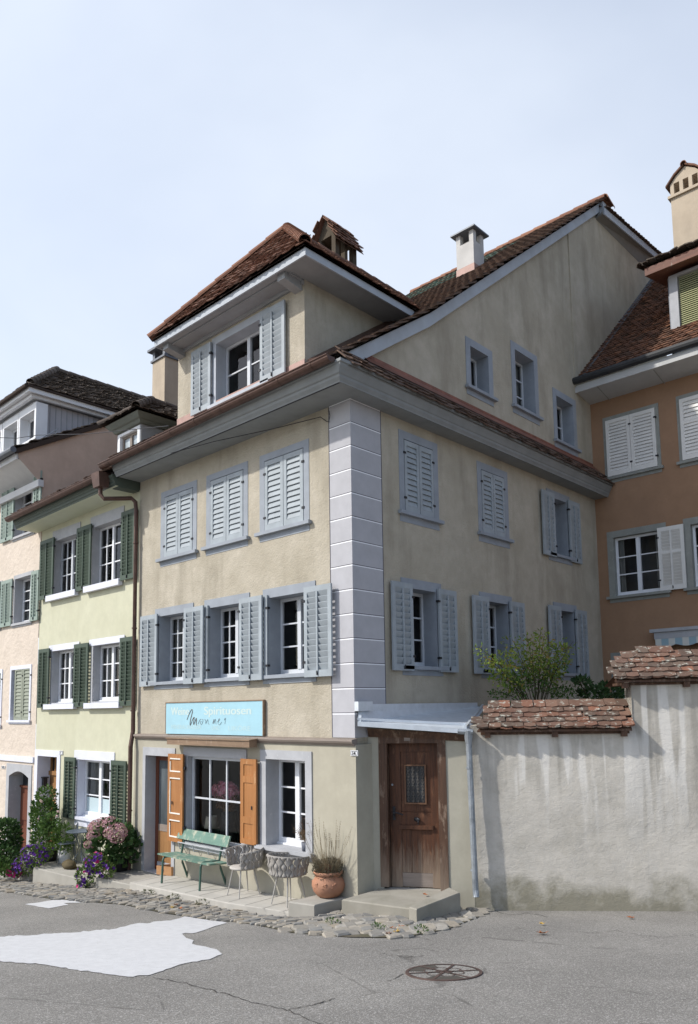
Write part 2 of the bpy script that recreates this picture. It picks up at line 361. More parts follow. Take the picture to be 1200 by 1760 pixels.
def wallmat():
    m, nt, b = nmat('whitewashed_lane_wall'); t = NT(nt); b.inputs['Roughness'].default_value = .95; b.inputs['Specular IOR Level'].default_value = .1
    base = t.mix(t.ramp(t.noise(1.6, 7, .65), [(.35, 0), (.68, 1)]), (.57, .53, .465), (.435, .405, .35))
    base = t.mix(t.ramp(t.noise(7, 6, .7), [(.38, 0), (.72, .55)]), base, (.63, .59, .53))
    st = t.noise(3.6, 4, .55, t.coords((1, 1, .1)))
    up = t.ramp(t.math('ADD', t.sep(2), t.math('MULTIPLY', t.noise(2.0, 4, .6, t.coords((1, 1, .3))), 1.6)), [(.0, 0), (1, 1)])
    zr = t.ramp(t.math('DIVIDE', t.math('ADD', t.sep(2), t.math('MULTIPLY', t.noise(1.7, 4), 1.4)), 3.6), [(.45, 0), (.72, 1)])
    base = t.mix(t.math('MULTIPLY', t.math('MULTIPLY', t.ramp(st, [(.47, 0), (.62, 1)]), zr), .62), base, (.27, .25, .215))
    base = t.mix(t.math('MULTIPLY', t.math('MULTIPLY', t.ramp(t.noise(4.4, 3, .5, t.coords((1, 1, .08), (0, 0, .7))), [(.54, 0), (.60, 1)]), zr), .55), base, (.78, .75, .70))
    lo = t.ramp(t.math('ADD', t.math('MULTIPLY', t.sep(2), 1.35), t.math('MULTIPLY', t.math('SUBTRACT', t.noise(1.5, 6, .65), .5), 2.3)), [(.12, .8), (.62, 0)])
    base = t.mix(lo, base, (.20, .185, .13)); t.col(b, base)
    h = t.mix(.35, t.noise(3.2, 9, .68, t.coords((1, 1, 1.25)), .3), t.noise(16, 6, .65, t.coords((.8, .8, 1.3)), .8))
    t.bump(b, h, .42, .045); return m
M_['lane'] = wallmat()
def asphalt():
    m, nt, b = nmat('worn_asphalt'); t = NT(nt); b.inputs['Roughness'].default_value = .93; b.inputs['Specular IOR Level'].default_value = .2
    base = t.mix(t.ramp(t.noise(.55, 7, .62), [(.38, 0), (.62, 1)]), (.34, .322, .292), (.215, .203, .184))
    base = t.mix(t.ramp(t.noise(80, 3, .8), [(.40, 0), (.62, 1)]), (.15, .143, .133), base)
    v = t.vor(120, 'F1', None, 'Color')
    base = t.mix(t.ramp(v, [(.62, 0), (.9, .6)]), base, (.56, .54, .51))
    base = t.mix(t.ramp(t.noise(1.1, 6, .7, t.coords((1, 1, 1), (0, 0, .9)), .3), [(.54, 0), (.80, .5)]), base, (.18, .172, .16))
    cr = t.vor(.62, 'DISTANCE_TO_EDGE', None); n2 = t.noise(3.5, 5, .6)
    crk = t.ramp(t.math('ADD', cr, t.math('MULTIPLY', t.math('SUBTRACT', n2, .5), .05)), [(.0, .4), (.004, 0)])
    base = t.mix(t.math('MULTIPLY', crk, t.ramp(t.noise(.45, 3), [(.5, 0), (.56, 1)])), base, (.055, .05, .045))
    t.col(b, base); t.bump(b, t.mix(.5, t.noise(75, 3, .75), t.vor(120)), .6, .012); return m
M_['asph'] = asphalt()
M_['roadpaint'] = paint('white_road_paint', (.53, .53, .535), .9, .07, (.36, .35, .33), .60, bs=.8, scale=3.0)
M_['cobble'] = tilemat('slate_cobbles', [(.30, .275, .235), (.22, .22, .215), (.36, .32, .26), (.17, .17, .168), (.42, .39, .34), (.28, .235, .175)], (.19, .19, .12), .66)
M_['dirt'] = stucco('joint_dirt', (.15, .13, .10), (.10, .095, .06), (.07, .075, .035), bs=.5)

# ------------------------------------------------------------------ ground
def h(x, y):
    d = FWD.x * (x - CAM.x) + FWD.y * (y - CAM.y)
    d = min(d, 60)
    z = .135 * (11 - d)
    z -= .11 * math.exp(-((y + .7) / 1.2) ** 2) * max(0, min(1, (.1 - x) / 1.2)) * max(0, min(1, (x + 9) / 3))
    z += .17 * math.exp(-((x + 5) / 2.8) ** 2) * math.exp(-((y + .8) / 1.5) ** 2)
    return z
def ghit(x, y, off=0.0):
    z = 0.3
    for _ in range(25):
        P = zhit(x, y, z); z = z * .4 + .6 * (h(P.x, P.y) + off)
    return zhit(x, y, z)
def axis(a, b, fine0, fine1, fs, cs):
    r = [a]
    while r[-1] < b: r.append(r[-1] + (fs if fine0 <= r[-1] < fine1 else cs))
    return r
mb = MB(); xs = axis(-140, 140, -16, 14, .5, 6); ys = axis(-140, 140, -14, 8, .5, 6)
vs = [(x, y, h(x, y)) for y in ys for x in xs]; nx = len(xs)
mb.mesh(vs, [(j * nx + i, j * nx + i + 1, (j + 1) * nx + i + 1, (j + 1) * nx + i) for j in range(len(ys) - 1) for i in range(nx - 1)])
mb.build('road', M_['asph'], smooth=True, kind='structure')
def ground_patch(name, pxs, mat, off=.006, thing_=None):
    P = [ghit(x, y) for x, y in pxs]; c = sum(P, Vector()) / len(P); mb = MB()
    import bmesh
    bm = bmesh.new(); v = [bm.verts.new((p.x, p.y, 0)) for p in P]
    es = [bm.edges.new((v[i], v[(i + 1) % len(v)])) for i in range(len(v))]
    bmesh.ops.triangle_fill(bm, use_beauty=True, edges=es)
    for _ in range(2): bmesh.ops.subdivide_edges(bm, edges=[e for e in bm.edges if e.calc_length() > .5], cuts=1)
    bmesh.ops.triangulate(bm, faces=bm.faces[:])
    bm.verts.index_update()
    mb.v = [Vector((q.co.x, q.co.y, h(q.co.x, q.co.y) + off)) for q in bm.verts]
    for f in bm.faces:
        f.normal_update(); i = [q.index for q in f.verts]
        if f.normal.z < 0: i.reverse()
        mb.f.append(i); mb.m.append(0)
    bm.free(); return mb
def rough_outline(pxs, amp, n, rnd):
    out = []
    for i in range(len(pxs)):
        (x0, y0), (x1, y1) = pxs[i], pxs[(i + 1) % len(pxs)]
        out.append((x0, y0))
        if x0 <= -5 and x1 <= -5: continue
        k = max(1, int(math.hypot(x1 - x0, y1 - y0) / n))
        for j in range(1, k): out.append((x0 + (x1 - x0) * j / k + rnd.uniform(-amp, amp), y0 + (y1 - y0) * j / k + rnd.uniform(-amp, amp) * .35))
    return out
rn = random.Random(3)
ws = [(-70, 1618), (0, 1611), (100, 1605), (200, 1597), (230, 1589), (293, 1583), (317, 1576), (390, 1587), (358, 1597), (337, 1604), (313, 1606), (320, 1613), (333, 1617), (330, 1623), (360, 1630), (373, 1633), (382, 1641), (360, 1650), (317, 1657), (293, 1665), (257, 1677), (220, 1680), (187, 1676), (133, 1668), (67, 1658), (0, 1653), (-70, 1650)]
ground_patch('white_road_marking', rough_outline(ws, 3, 7, rn), M_['roadpaint']).build('white_road_marking', M_['roadpaint'], kind='structure')
ground_patch('p', rough_outline([(43, 1555), (110, 1546), (140, 1552), (110, 1553), (118, 1556), (83, 1562)], 2, 8, rn), M_['roadpaint']).build('white_road_marking', M_['roadpaint'], kind='structure')

k_room = flat('dim_interior_paint', (.10, .10, .10), .9); k_curt = paint('grey_curtain_cloth', (.34, .335, .32), .9, .1)
# ------------------------------------------------------------------ window kit
def casement(mb, fr, u0, u1, z0, z1, d, leafs=2, cols=1, rows=3, fw=.05, mw=.026, m=0, cm=None):
    t = .05
    mb.fbox(fr, u0, u0 + fw, d - t, d, z0, z1, m); mb.fbox(fr, u1 - fw, u1, d - t, d, z0, z1, m)
    mb.fbox(fr, u0 + fw, u1 - fw, d - t, d, z1 - fw, z1, m); mb.fbox(fr, u0 + fw, u1 - fw, d - t, d, z0, z0 + fw * 1.3, m)
    a0, a1, b0, b1 = u0 + fw, u1 - fw, z0 + fw * 1.3, z1 - fw; cm = cm or fw * 1.7
    lw = (a1 - a0 - cm * (leafs - 1)) / leafs
    for i in range(leafs):
        s0 = a0 + i * (lw + cm)
        if i: mb.fbox(fr, s0 - cm, s0, d - t, d + .012, b0, b1, m)
        for c in range(1, cols): x = s0 + lw * c / cols; mb.fbox(fr, x - mw / 2, x + mw / 2, d - t * .7, d - .008, b0, b1, m)
        for r in range(1, rows): z = b0 + (b1 - b0) * r / rows; mb.fbox(fr, s0, s0 + lw, d - t * .66, d - .010, z - mw / 2, z + mw / 2, m)
    return (a0, a1, b0, b1)
def shutter(fr, u0, u1, z0, z1, d, n=14, th=.035, rod=True, midrail=False, hinge=0, m=0, mh=1):
    mb = MB(); sw = min(.075, (u1 - u0) * .16); rw = .085
    mb.fbox(fr, u0, u0 + sw, d, d + th, z0, z1, m); mb.fbox(fr, u1 - sw, u1, d, d + th, z0, z1, m)
    mb.fbox(fr, u0 + sw, u1 - sw, d, d + th, z0, z0 + rw * 1.25, m); mb.fbox(fr, u0 + sw, u1 - sw, d, d + th, z1 - rw, z1, m)
    segs = [(z0 + rw * 1.25, z1 - rw)]
    if midrail:
        zm = z0 + (z1 - z0) * .6; mb.fbox(fr, u0 + sw, u1 - sw, d, d + th, zm - .03, zm + .03, m); segs = [(z0 + rw * 1.25, zm - .03), (zm + .03, z1 - rw)]
    for (b0, b1) in segs:
        k = max(2, round(n * (b1 - b0) / (z1 - z0))); p = (b1 - b0) / k
        for i in range(k):
            zb = b0 + i * p
            da, db = (d + th * .0, d + th * 1.02) if rod else (d + th * .85, d + th * .15)
            a, b = fr.p(u0 + sw, da, zb + .004), fr.p(u1 - sw, da, zb + .004)
            c, e = fr.p(u1 - sw, db, zb + p * (.97 if rod else 1.0)), fr.p(u0 + sw, db, zb + p * (.97 if rod else 1.0))
            n_ = Vector((0, 0, .009)); mb.hexa([a, b, c, e, a + n_, b + n_, c + n_, e + n_], m)
    if rod: x = (u0 + u1) / 2; mb.fbox(fr, x - .016, x + .016, d + th * .6, d + th + .014, z0 + rw * .8, z1 - rw * 1.1, m); mb.fbox(fr, x - .008, x + .008, d + th + .002, d + th + .024, z0 + rw * .3, z0 + rw * 1.1, mh)
    if hinge:
        x = u0 if hinge < 0 else u1
        for zz in (z0 + .22, z1 - .24): mb.fbox(fr, x - .03, x + .03, d - .012, d + th + .01, zz, zz + .035, mh)
    return mb
def window(parent, fr, op, sur=(.14, .14, .12), proud=.012, depth=.26, case=None, sill=.07, smat=None, cmat=None, name='window', label=None, apron=True, pane=None, sillw=.05, sillz=.055, headw=0.0, silld=None, back=False):
    """op = opening u0,u1,z0,z1; sur = side, top, bottom band. returns (obj, hole)"""
    u0, u1, z0, z1 = op; sw, st, sb = sur; smat = smat or M_['surround']; cmat = cmat or M_['gcase']
    mb = MB()
    mb.fbox(fr, u0 - sw, u0, -depth, proud, z0, z1); mb.fbox(fr, u1, u1 + sw, -depth, proud, z0, z1)
    mb.fbox(fr, u0 - sw - headw, u1 + sw + headw, -depth, proud, z1, z1 + st)
    mb.fbox(fr, u0 - sw, u1 + sw, -depth, proud, z0 - sb, z0)
    w = mb.build(name, [smat], parent, label=label)
    if sill:
        s = MB(); s.fbox(fr, u0 - sw - sillw, u1 + sw + sillw, proud + .001, sill, z0 - sillz, z0 + .004); s.build('sill', [silld or smat], w)
    if sill:
        pass
    if case:
        d, leafs, cols, rows = case[:4]; fw = case[4] if len(case) > 4 else .05
        c = MB(); g = casement(c, fr, u0 + .004, u1 - .004, z0 + .03, z1 - .004, -d, leafs, cols, rows, fw)
        c.fbox(fr, u0 + .004, u1 - .004, -d, -d + .05, z0 + .001, z0 + .029)
        c.build('casement', [cmat], w)
        room = not (pane is None and (case[0] == .14 or case == (.16, 2, 1, 2) or case[1] == 1 and case[3] == 1 and len(case) > 4 and case[4] > .06))
        if room: pane = pane or M_['clear']
        if room and pane is M_['clear'] and not back:
            dk = .75; r = MB(); A = lambda uu, dd, zz: fr.p(uu, -d - dd, zz)
            ua, ub, za, zb = u0 - .25, u1 + .25, z0 - .3, z1 + .25
            for f in ([(ua, dk, za), (ub, dk, za), (ub, dk, zb), (ua, dk, zb)], [(ua, .06, za), (ua, dk, za), (ua, dk, zb), (ua, .06, zb)], [(ub, dk, za), (ub, .06, za), (ub, .06, zb), (ub, dk, zb)],
                      [(ua, .06, zb), (ua, dk, zb), (ub, dk, zb), (ub, .06, zb)], [(ua, .06, za), (ub, .06, za), (ub, dk, za), (ua, dk, za)]): r.face([A(*p_) for p_ in f])
            r.build('room_interior', [k_room], w)
            rr = random.Random(int(abs(u0 * 97 + z0 * 31) * 10)); 
            if rr.random() < .6:
                r = MB(); lw_ = (u1 - u0) * rr.uniform(.16, .30); K = 14
                for sgn, e0_ in ((1, u0 - .02), (-1, u1 + .02)):
                    vs = []
                    for k in range(K + 1):
                        uu = e0_ + sgn * lw_ * k / K; dd = .12 + .025 * math.sin(k * 1.7 + u0); vs += [A(uu, dd, z0 - .05), A(uu, dd, z1 + .05)]
                    r.mesh(vs, [(2 * k, 2 * k + 2, 2 * k + 3, 2 * k + 1) for k in range(K)])
                r.build('curtain', [k_curt], w)
        q = MB(); q.face([fr.p(u0 + .02, -d - .03, z0 + .04), fr.p(u1 - .02, -d - .03, z0 + .04), fr.p(u1 - .02, -d - .03, z1 - .02), fr.p(u0 + .02, -d - .03, z1 - .02)]); q.build('pane', [pane or M_['pane']], w)
    return w, (u0 - sw / 2, u1 + sw / 2, z0 - sb / 2, z1 + st / 2)
def add_shutter(w, fr, u0, u1, z0, z1, d, mat, **k):
    lb = k.pop('label', None)
    return shutter(fr, u0, u1, z0, z1, d, **k).build('shutter', [mat, M_['iron']], w, label=lb)
FA = Fr((0, 0, 0), (1, 0, 0)); FB = Fr((0, 0, 0), (0, 1, 0))
# ================================================================== corner house
HC = thing('corner_house', 'beige corner house with lilac quoins, blue-grey shutters and the blue shop sign', 'house', (-3, 4, 0))
ho = []
# second floor: closed shutters
for su, sh_ in (((-5.38, -4.11), (-5.25, -4.25)), ((-3.81, -2.53), (-3.68, -2.68)), ((-2.22, -.94), (-2.09, -1.08))):
    w, q = window(HC, FA, (sh_[0], sh_[1], 5.95, 7.22), (sh_[0] - su[0], .12, .155), .008, .2, (.14, 2, 1, 3), .085, sillw=.06); ho.append(q)
    m_ = (sh_[0] + sh_[1]) / 2
    add_shutter(w, FA, sh_[0] + .012, m_ - .006, 5.965, 7.205, -.022, M_['shut'], n=13, rod=False, hinge=-1); add_shutter(w, FA, m_ + .006, sh_[1] - .012, 5.965, 7.205, -.022, M_['shut'], n=13, rod=False, hinge=1)
# first floor: open shutters
for i, (su, cs, rt) in enumerate((((-5.54, -4.2), (2, 2, 4), (-4.62, -4.02)), ((-3.84, -2.5), (2, 2, 4), (-2.80, -2.08)), ((-2.13, -.82), (2, 1, 3), (-1.03, -.36)))):
    op = (su[0] + .16, su[1] - .16, 3.47, 4.79)
    w, q = window(HC, FA, op, (.16, .16, .14), .015, .30, (.24, *cs), .085); ho.append(q)
    ow = .62
    add_shutter(w, FA, op[1] - .0, op[1] + ow, 3.40, 4.84, .085, M_['shut'], n=15, hinge=-1)
    add_shutter(w, FA, op[0] - ow, op[0], 3.40, 4.84, .025 if i else .04, M_['shut'], n=15, hinge=1)
wa = sheet(FA, [(-6.2, 2.34), (0, 2.34), (0, 8.0), (-6.2, 8.0)], ho)
wa.build('wall', M_['beige'], HC)
# ground floor front
gd = .05
G = FA
def ux(x, y, d=gd): return FA.px(x, y, d)[0]
def zx(x, y, d=gd): return FA.px(x, y, d)[1]
FG = Fr((0, -gd, 0), (1, 0, 0))
dop = (FG.px(250, 1400)[0], FG.px(296, 1400)[0], -.22, FG.px(270, 1299)[1])
sop = (FG.px(323, 1400)[0], FG.px(416, 1400)[0], FG.px(370, 1454)[1], FG.px(370, 1302)[1])
wop = (FG.px(458.5, 1400)[0], FG.px(526.5, 1400)[0], FG.px(460, 1453)[1], FG.px(490, 1306)[1])
gh = []
w, q = window(HC, FG, wop, (.15, .15, .13), .02, .34, (.26, 2, 1, 3, .06), .10, smat=M_['gstone2'], cmat=M_['white'], silld=M_['gstone2'], pane=M_['clear'], back=True); gh.append(q)
w, q = window(HC, FG, sop, (.14, .17, .13), .018, .2, None, .07, smat=M_['gstone2'], name='shop_window'); gh.append(q)
c = MB(); a0, a1, b0, b1 = sop
casement(c, FG, a0 + .01, a1 - .01, b0 + .02, b1 - .01, -.08, 1, 3, 2, .045, .03)
c.build('casement', [M_['gcase']], w)
c = MB(); c.face([FG.p(a0 + .03, -.115, b0 + .03), FG.p(a1 - .03, -.115, b0 + .03), FG.p(a1 - .03, -.115, b1 - .03), FG.p(a0 + .03, -.115, b1 - .03)]); c.build('pane', [M_['clear']], w)
c = MB(); c.tube([FG.p(a0 - .12, .13, b0 - .02), FG.p(a1 + .1, .13, b0 - .02)], .011); 
for k in range(5): uu = a0 - .1 + (a1 - a0 + .18) * k / 4; c.tube([FG.p(uu, .13, b0 - .02), FG.p(uu, .10, b0 - .14), FG.p(uu, .0, b0 - .16)], .009)
c.build('awning_rail', [M_['gstone2']], w)
def panel_shutter(w, u0, u1, z0, z1, d, worn):
    mb = MB(); th = .035; sw = .085
    mb.fbox(FG, u0, u0 + sw, d, d + th, z0, z1); mb.fbox(FG, u1 - sw, u1, d, d + th, z0, z1)
    zs = [z0, z0 + .09, z0 + (z1 - z0) * .24, z0 + (z1 - z0) * .32, z0 + (z1 - z0) * .72, z0 + (z1 - z0) * .80, z1 - .09, z1]
    for k in range(0, 8, 2): mb.fbox(FG, u0 + sw, u1 - sw, d, d + th, zs[k], zs[k + 1])
    mb.fbox(FG, u0 + sw, u1 - sw, d + .002, d + th - .014, z0 + .09, z1 - .09)
    if worn:
        for k in (1, 3, 5):
            for zz in (zs[k], zs[k + 1]): mb.fbox(FG, u0 + sw - .01, u1 - sw + .01, d + th - .012, d + th + .004, zz - .010, zz + .012, 1)
            mb.fbox(FG, u0 + sw - .014, u0 + sw + .004, d + th - .012, d + th + .003, zs[k], zs[k + 1] - .05, 1)
    for zz in (z0 + .25, z1 - .28): mb.fbox(FG, (u1 if worn else u0) - .03, (u1 if worn else u0) + .05, d - .01, d + .02, zz, zz + .05, 2)
    mb.fbox(FG, (u0 + u1) / 2 - .012 + (-.09 if worn else .1), (u0 + u1) / 2 + .012 + (-.09 if worn else .1), d + th, d + th + .01, (z0 + z1) / 2 - .13, (z0 + z1) / 2 - .07, 2)
    return mb.build('shutter', [M_['owood'], M_['worn'], M_['iron']], w)
zt, zb = FG.px(300, 1296, .1)[1], FG.px(300, 1447, .1)[1]
panel_shutter(w, FG.px(288, 1370, .10)[0], FG.px(313.5, 1370, .10)[0], zb, zt, .065, True)
panel_shutter(w, FG.px(413, 1370, .10)[0], FG.px(440, 1370, .10)[0], FG.px(430, 1452, .1)[1], FG.px(430, 1305, .1)[1], .065, False)
# shop interior: a real room behind the shop windows
rm = MB(); r0, r1, rz0, rz1 = a0 - .9, wop[1] + .5, b0 - .35, b1 + .35
for f in ([(r0, .26, rz0), (r1, .26, rz0), (r1, 3.2, rz0), (r0, 3.2, rz0)], [(r0, .26, rz1), (r0, 3.2, rz1), (r1, 3.2, rz1), (r1, .26, rz1)], [(r0, 3.2, rz0), (r1, 3.2, rz0), (r1, 3.2, rz1), (r0, 3.2, rz1)],
          [(r0, .26, rz0), (r0, 3.2, rz0), (r0, 3.2, rz1), (r0, .26, rz1)], [(r1, .26, rz0), (r1, .26, rz1), (r1, 3.2, rz1), (r1, 3.2, rz0)]): rm.face(f)
mid = (a1 + wop[0]) / 2 + .1; rm.box((mid - .05, .27, rz0 + .01), (mid + .05, 3.1, rz1 - .01))
for xx in (a0 + .95, a0 + 1.7): rm.box((xx - .04, 1.3, rz0 + .01), (xx + .04, 1.38, rz1 - .01), 1)
rm.box((r0 + .05, 2.3, rz0 + .01), (mid - .1, 2.8, rz0 + 1.2), 1)
rm.build('shop_room', [flat('dim_room_paint', (.17, .19, .205), .8), flat('dim_room_wood', (.26, .25, .24), .7)], HC)
# front door
w, q = window(HC, FG, dop, (.10, .16, .001), .018, .36, None, 0, smat=M_['gstone2'], name='shop_door'); gh.append((q[0], q[1], -.6, q[3]))
c = MB(); u0, u1, z0, z1 = dop; dd = -.22
c.fbox(FG, u0 + .004, u0 + .10, dd - .06, dd, z0, z1 - .005); c.fbox(FG, u1 - .10, u1 - .004, dd - .06, dd, z0, z1 - .005); c.fbox(FG, u0 + .1, u1 - .1, dd - .06, dd, z1 - .11, z1 - .005)
c.build('door_frame', [M_['mwood']], w)
c = MB(); zg = FG.px(285, 1418, dd)[1]
c.fbox(FG, u0 + .1, u1 - .1, dd - .05, dd - .012, z0 + .02, zg - .12); c.fbox(FG, u0 + .12, u1 - .12, dd - .012, dd - .002, zg - .13, zg, 1); c.fbox(FG, u0 + .1, u1 - .1, dd - .012, dd + .006, z0 + .01, z0 + .16, 2)
c.build('door_leaf', [M_['twood'], M_['lwood'], M_['gstone2']], w)
c = MB(); c.fbox(FG, u0 + .1, u1 - .1, dd - .04, dd - .02, zg, z1 - .11); c.build('pane', [glass_dark('shop_door_glass', (.05, .058, .062), .08)], w)
gw = sheet(FG, [(-6.2, -1.2), (.06, -1.2), (.06, 2.36), (-6.2, 2.36)], gh); gw.face([(.06, -gd, -1.2), (.06, 2.5, -1.2), (.06, 2.5, 2.36), (.06, -gd, 2.36)])
gw.face([(-6.2, -gd, 2.36), (.06, -gd, 2.36), (.06, .0, 2.36), (-6.2, 0, 2.36)])
gw.build('ground_floor_wall', M_['beige_smooth'], HC)
# string course moulding
c = MB(); pr = [(.052, 2.34), (.075, 2.345), (.085, 2.37), (.11, 2.38), (.125, 2.41), (.12, 2.435), (.0, 2.452)]
for i in range(len(pr) - 1):
    (d0, z0), (d1, z1) = pr[i], pr[i + 1]; c.face([FA.p(-6.13, d0, z0), FA.p(.05, d0, z0), FA.p(.05, d1, z1), FA.p(-6.13, d1, z1)])
c.face([FA.p(.05, d, z) for d, z in pr] + [FA.p(.05, 0, 2.34)]); c.face([FA.p(-6.13, d, z) for d, z in reversed(pr)])
c.build('string_course', [M_['lwood']], HC)
# side wall B + gable
hb = []
for k, (u0, u1, z0, z1) in enumerate(((1.15, 2.22, 5.98, 7.56), (3.45, 4.52, 5.99, 7.55))):
    op = (u0 + .14, u1 - .12, z0 + .17, z1 - .14)
    w, q = window(HC, FB, op, (.13, .14, .17), .008, .2, (.14, 2, 1, 3), .085); hb.append(q); m_ = (op[0] + op[1]) / 2
    add_shutter(w, FB, op[0] + .012, m_ - .006, op[2] + .015, op[3] - .015, -.022, M_['shut'], n=13, rod=False, hinge=-1); add_shutter(w, FB, m_ + .006, op[1] - .012, op[2] + .015, op[3] - .015, -.022, M_['shut'], n=13, rod=False, hinge=1)
for (u0, u1, z0, z1) in ((6.08, 7.11, 5.98, 7.55), (1.14, 2.22, 3.42, 5.03), (3.40, 4.52, 3.41, 5.02), (6.17, 7.21, 3.41, 5.08)):
    op = (u0 + .15, u1 - .15, z0 + .15, z1 - .16)
    w, q = window(HC, FB, op, (.15, .16, .15), .015, .34, (.27, 2, 1, 3), .085); hb.append(q)
    sw_ = .52
    add_shutter(w, FB, op[0] - sw_ + .06, op[0] + .06, z0 + .07, z1 - .1, .05, M_['shut'], n=14, hinge=1); add_shutter(w, FB, op[1], op[1] + sw_, z0 + .07, z1 - .1, .04, M_['shut'], n=14, hinge=-1)
for (u0, u1, z0, z1, rows, lf) in ((3.21, 4.13, 8.8, 9.95, 1, 1), (4.85, 5.92, 8.9, 10.46, 3, 2), (6.56, 7.64, 8.6, 9.97, 2, 2)):
    op = (u0 + .15, u1 - .15, z0 + .16, z1 - .15)
    w, q = window(HC, FB, op, (.15, .15, .16), .012, .34, (.27, lf, 1, rows, .045), .085); hb.append(q)
def roofz(y): return 9.95 + (.7995 if y > 2 else .69) * (y - 2)
rt = lambda y: roofz(y) - .055
gs = sheet(FB, [(0, 2.0), (8.6, 2.0), (8.6, 8.3), (13.6, 8.3), (13.6, 15.5), (9.2, 15.5), (2, rt(2)), (.0, rt(0))], hb)
gs.face([FB.p(7.64, .03, 10.3), FB.p(13.6, .03, 10.3), FB.p(13.6, .03, 15.32), FB.p(9.2, .03, 15.32), FB.p(7.64, .03, rt(7.64) - .01)]); gs.face([FB.p(7.64, .0, 10.3), FB.p(7.64, .03, 10.3), FB.p(7.64, .03, rt(7.64) - .01), FB.p(7.64, 0, rt(7.64) - .01)])
gs.face([(-6.19, 0, 2), (-6.19, 14, 2), (-6.19, 14, 12.6), (-6.19, 9.43, roofz(9.43) - .06), (-6.19, 2, roofz(2) - .06), (-6.19, 0, roofz(0) - .06)])
gs.build('side_wall', M_['beige'], HC)
# quoins: painted blocks with white / dark joints, 2 m above the string course
c = MB(); zj = [2.46, 2.83, 3.21]
while zj[-1] < 7.5: zj.append(zj[-1] + .378)
zj.append(7.74)
qA = (-.465, 0); qB = (0, .70)
for i in range(len(zj) - 1):
    a, b = zj[i], zj[i + 1]
    e = .008
    bot = a + .008 if i else a
    c.mesh([(-.465, -e, bot), (e, -e, bot), (e, .70, bot), (-.465, -e, b - .022), (e, -e, b - .022), (e, .70, b - .022), (-.465, .01, bot), (-.465, .01, b - .022), (-.01, .70, bot), (-.01, .70, b - .022)],
           [(0, 1, 4, 3), (1, 2, 5, 4), (6, 0, 3, 7), (2, 8, 9, 5), (3, 4, 5, 9, 7), (0, 6, 8, 2, 1)], 0)
    if i < len(zj) - 2:
        for z0_, z1_, mm, ee in ((b - .022, b - .004, 1, .009), (b - .004, b + .008, 2, .006)):
            c.mesh([(-.465, -ee, z0_), (ee, -ee, z0_), (ee, .70, z0_), (-.465, -ee, z1_), (ee, -ee, z1_), (ee, .70, z1_)], [(0, 1, 4, 3), (1, 2, 5, 4), (3, 4, 5), (0, 2, 1)], mm)
c.fbox(FA, -.478, -.466, -.01, .012, 2.46, 7.74, 2); c.fbox(FB, .701, .712, -.01, .012, 2.6, 7.74, 2)
c.build('quoin', [M_['quoin'], M_['line_l'], M_['line_d']], HC)
# eaves cornice swept round the corner
prof = [(.0, .0, 7.74), (.53, .315, 7.75), (.535, .318, 7.735), (.56, .335, 7.735), (.565, .338, 7.755), (.60, .365, 7.80), (.605, .37, 7.835), (.63, .385, 7.85), (.645, .41, 7.90), (.66, .44, 7.945), (.665, .445, 7.975), (.68, .47, 7.985), (.68, .47, 8.03), (.55, .3, 8.06), (0, 0, 8.2)]
c = MB()
for i in range(len(prof) - 1):
    (a0_, b0_, z0_), (a1_, b1_, z1_) = prof[i], prof[i + 1]
    P = lambda a, b, z: [(-6.2, -a, z), (b, -a, z), (b, 8.44, z)]
    p, q = P(a0_, b0_, z0_), P(a1_, b1_, z1_)
    mm = 1 if i == 1 or i == 2 else 0
    c.face([p[0], p[1], q[1], q[0]], 0); c.face([p[1], p[2], q[2], q[1]], 0)
c.face([(-6.2, -a, z) for a, b, z in reversed(prof)])
c.fbox(FA, -6.2, .30, .532, .555, 7.728, 7.7345, 1)
c.build('cornice', [M_['eave'], M_['iron']], HC)
# main roof
c = MB()
e0, e1 = -.70, 9.43
for ya, yb in ((e0, 2.0), (2.0, e1)): c.mesh([(-6.25, ya, roofz(ya) - .05), (.14, ya, roofz(ya) - .05), (.14, yb, roofz(yb) - .05), (-6.25, yb, roofz(yb) - .05)], [(0, 1, 2, 3)], 1)
c.mesh([(-6.25, e1, roofz(e1) - .05), (-.05, e1, roofz(e1) - .05), (-.05, 18, 10), (-6.25, 18, 10)], [(0, 1, 2, 3)], 1)
V1, V2 = Vector((0, 1, .69)), Vector((0, 1, .7995)); L1, L2 = 2.72 * V1.length, 7.43 * V2.length
tiles(c, (-6.2, -.72, roofz(-.72)), (1, 0, 0), V1, 6.38, L1, .175, .165, keep=lambda u, v: not (1.35 < u < 5.3), th=.02, jit=.9, rnd=random.Random(1))
tiles(c, (-6.2, 2.0, roofz(2.0)), (1, 0, 0), V2, 6.38, L2, .175, .165, keep=lambda u, v: not (1.35 < u < 5.3 and v < .6), th=.02, jit=.9, rnd=random.Random(51),
      mf=lambda u, v: 2 if (u < 4.3 and 5.6 < v < 8.6 and (int(v / .5) % 2 == 0)) else 0)
for k in range(18):   # ragged row ends along the verge
    pass
ridge(c, (-6.2, e1, roofz(e1) - .02), (.2, e1, roofz(e1) - .0), .11, .38, 3)
for k in (0, .03): tiles(c, (.30 - k, 9.35, 15.52 + k), (0, 1, .095), Vector((-1, 0, .30)), 4.2, .45, .17, .16, th=.022, m=0, rnd=random.Random(2))
ridge(c, (.22, 9.35, 15.83), (.22, 9.75, 15.75), .10, .3, 3)
c.build('roof', [M_['tile'], M_['roofbase'], M_['tilemoss'], M_['tilenew']], HC)
c = MB()   # verge boards
vz = lambda y: roofz(y)
ys_ = [-.2, .4, 1.0, 2, 3.5, 5, 7, 8.2, 9.47]
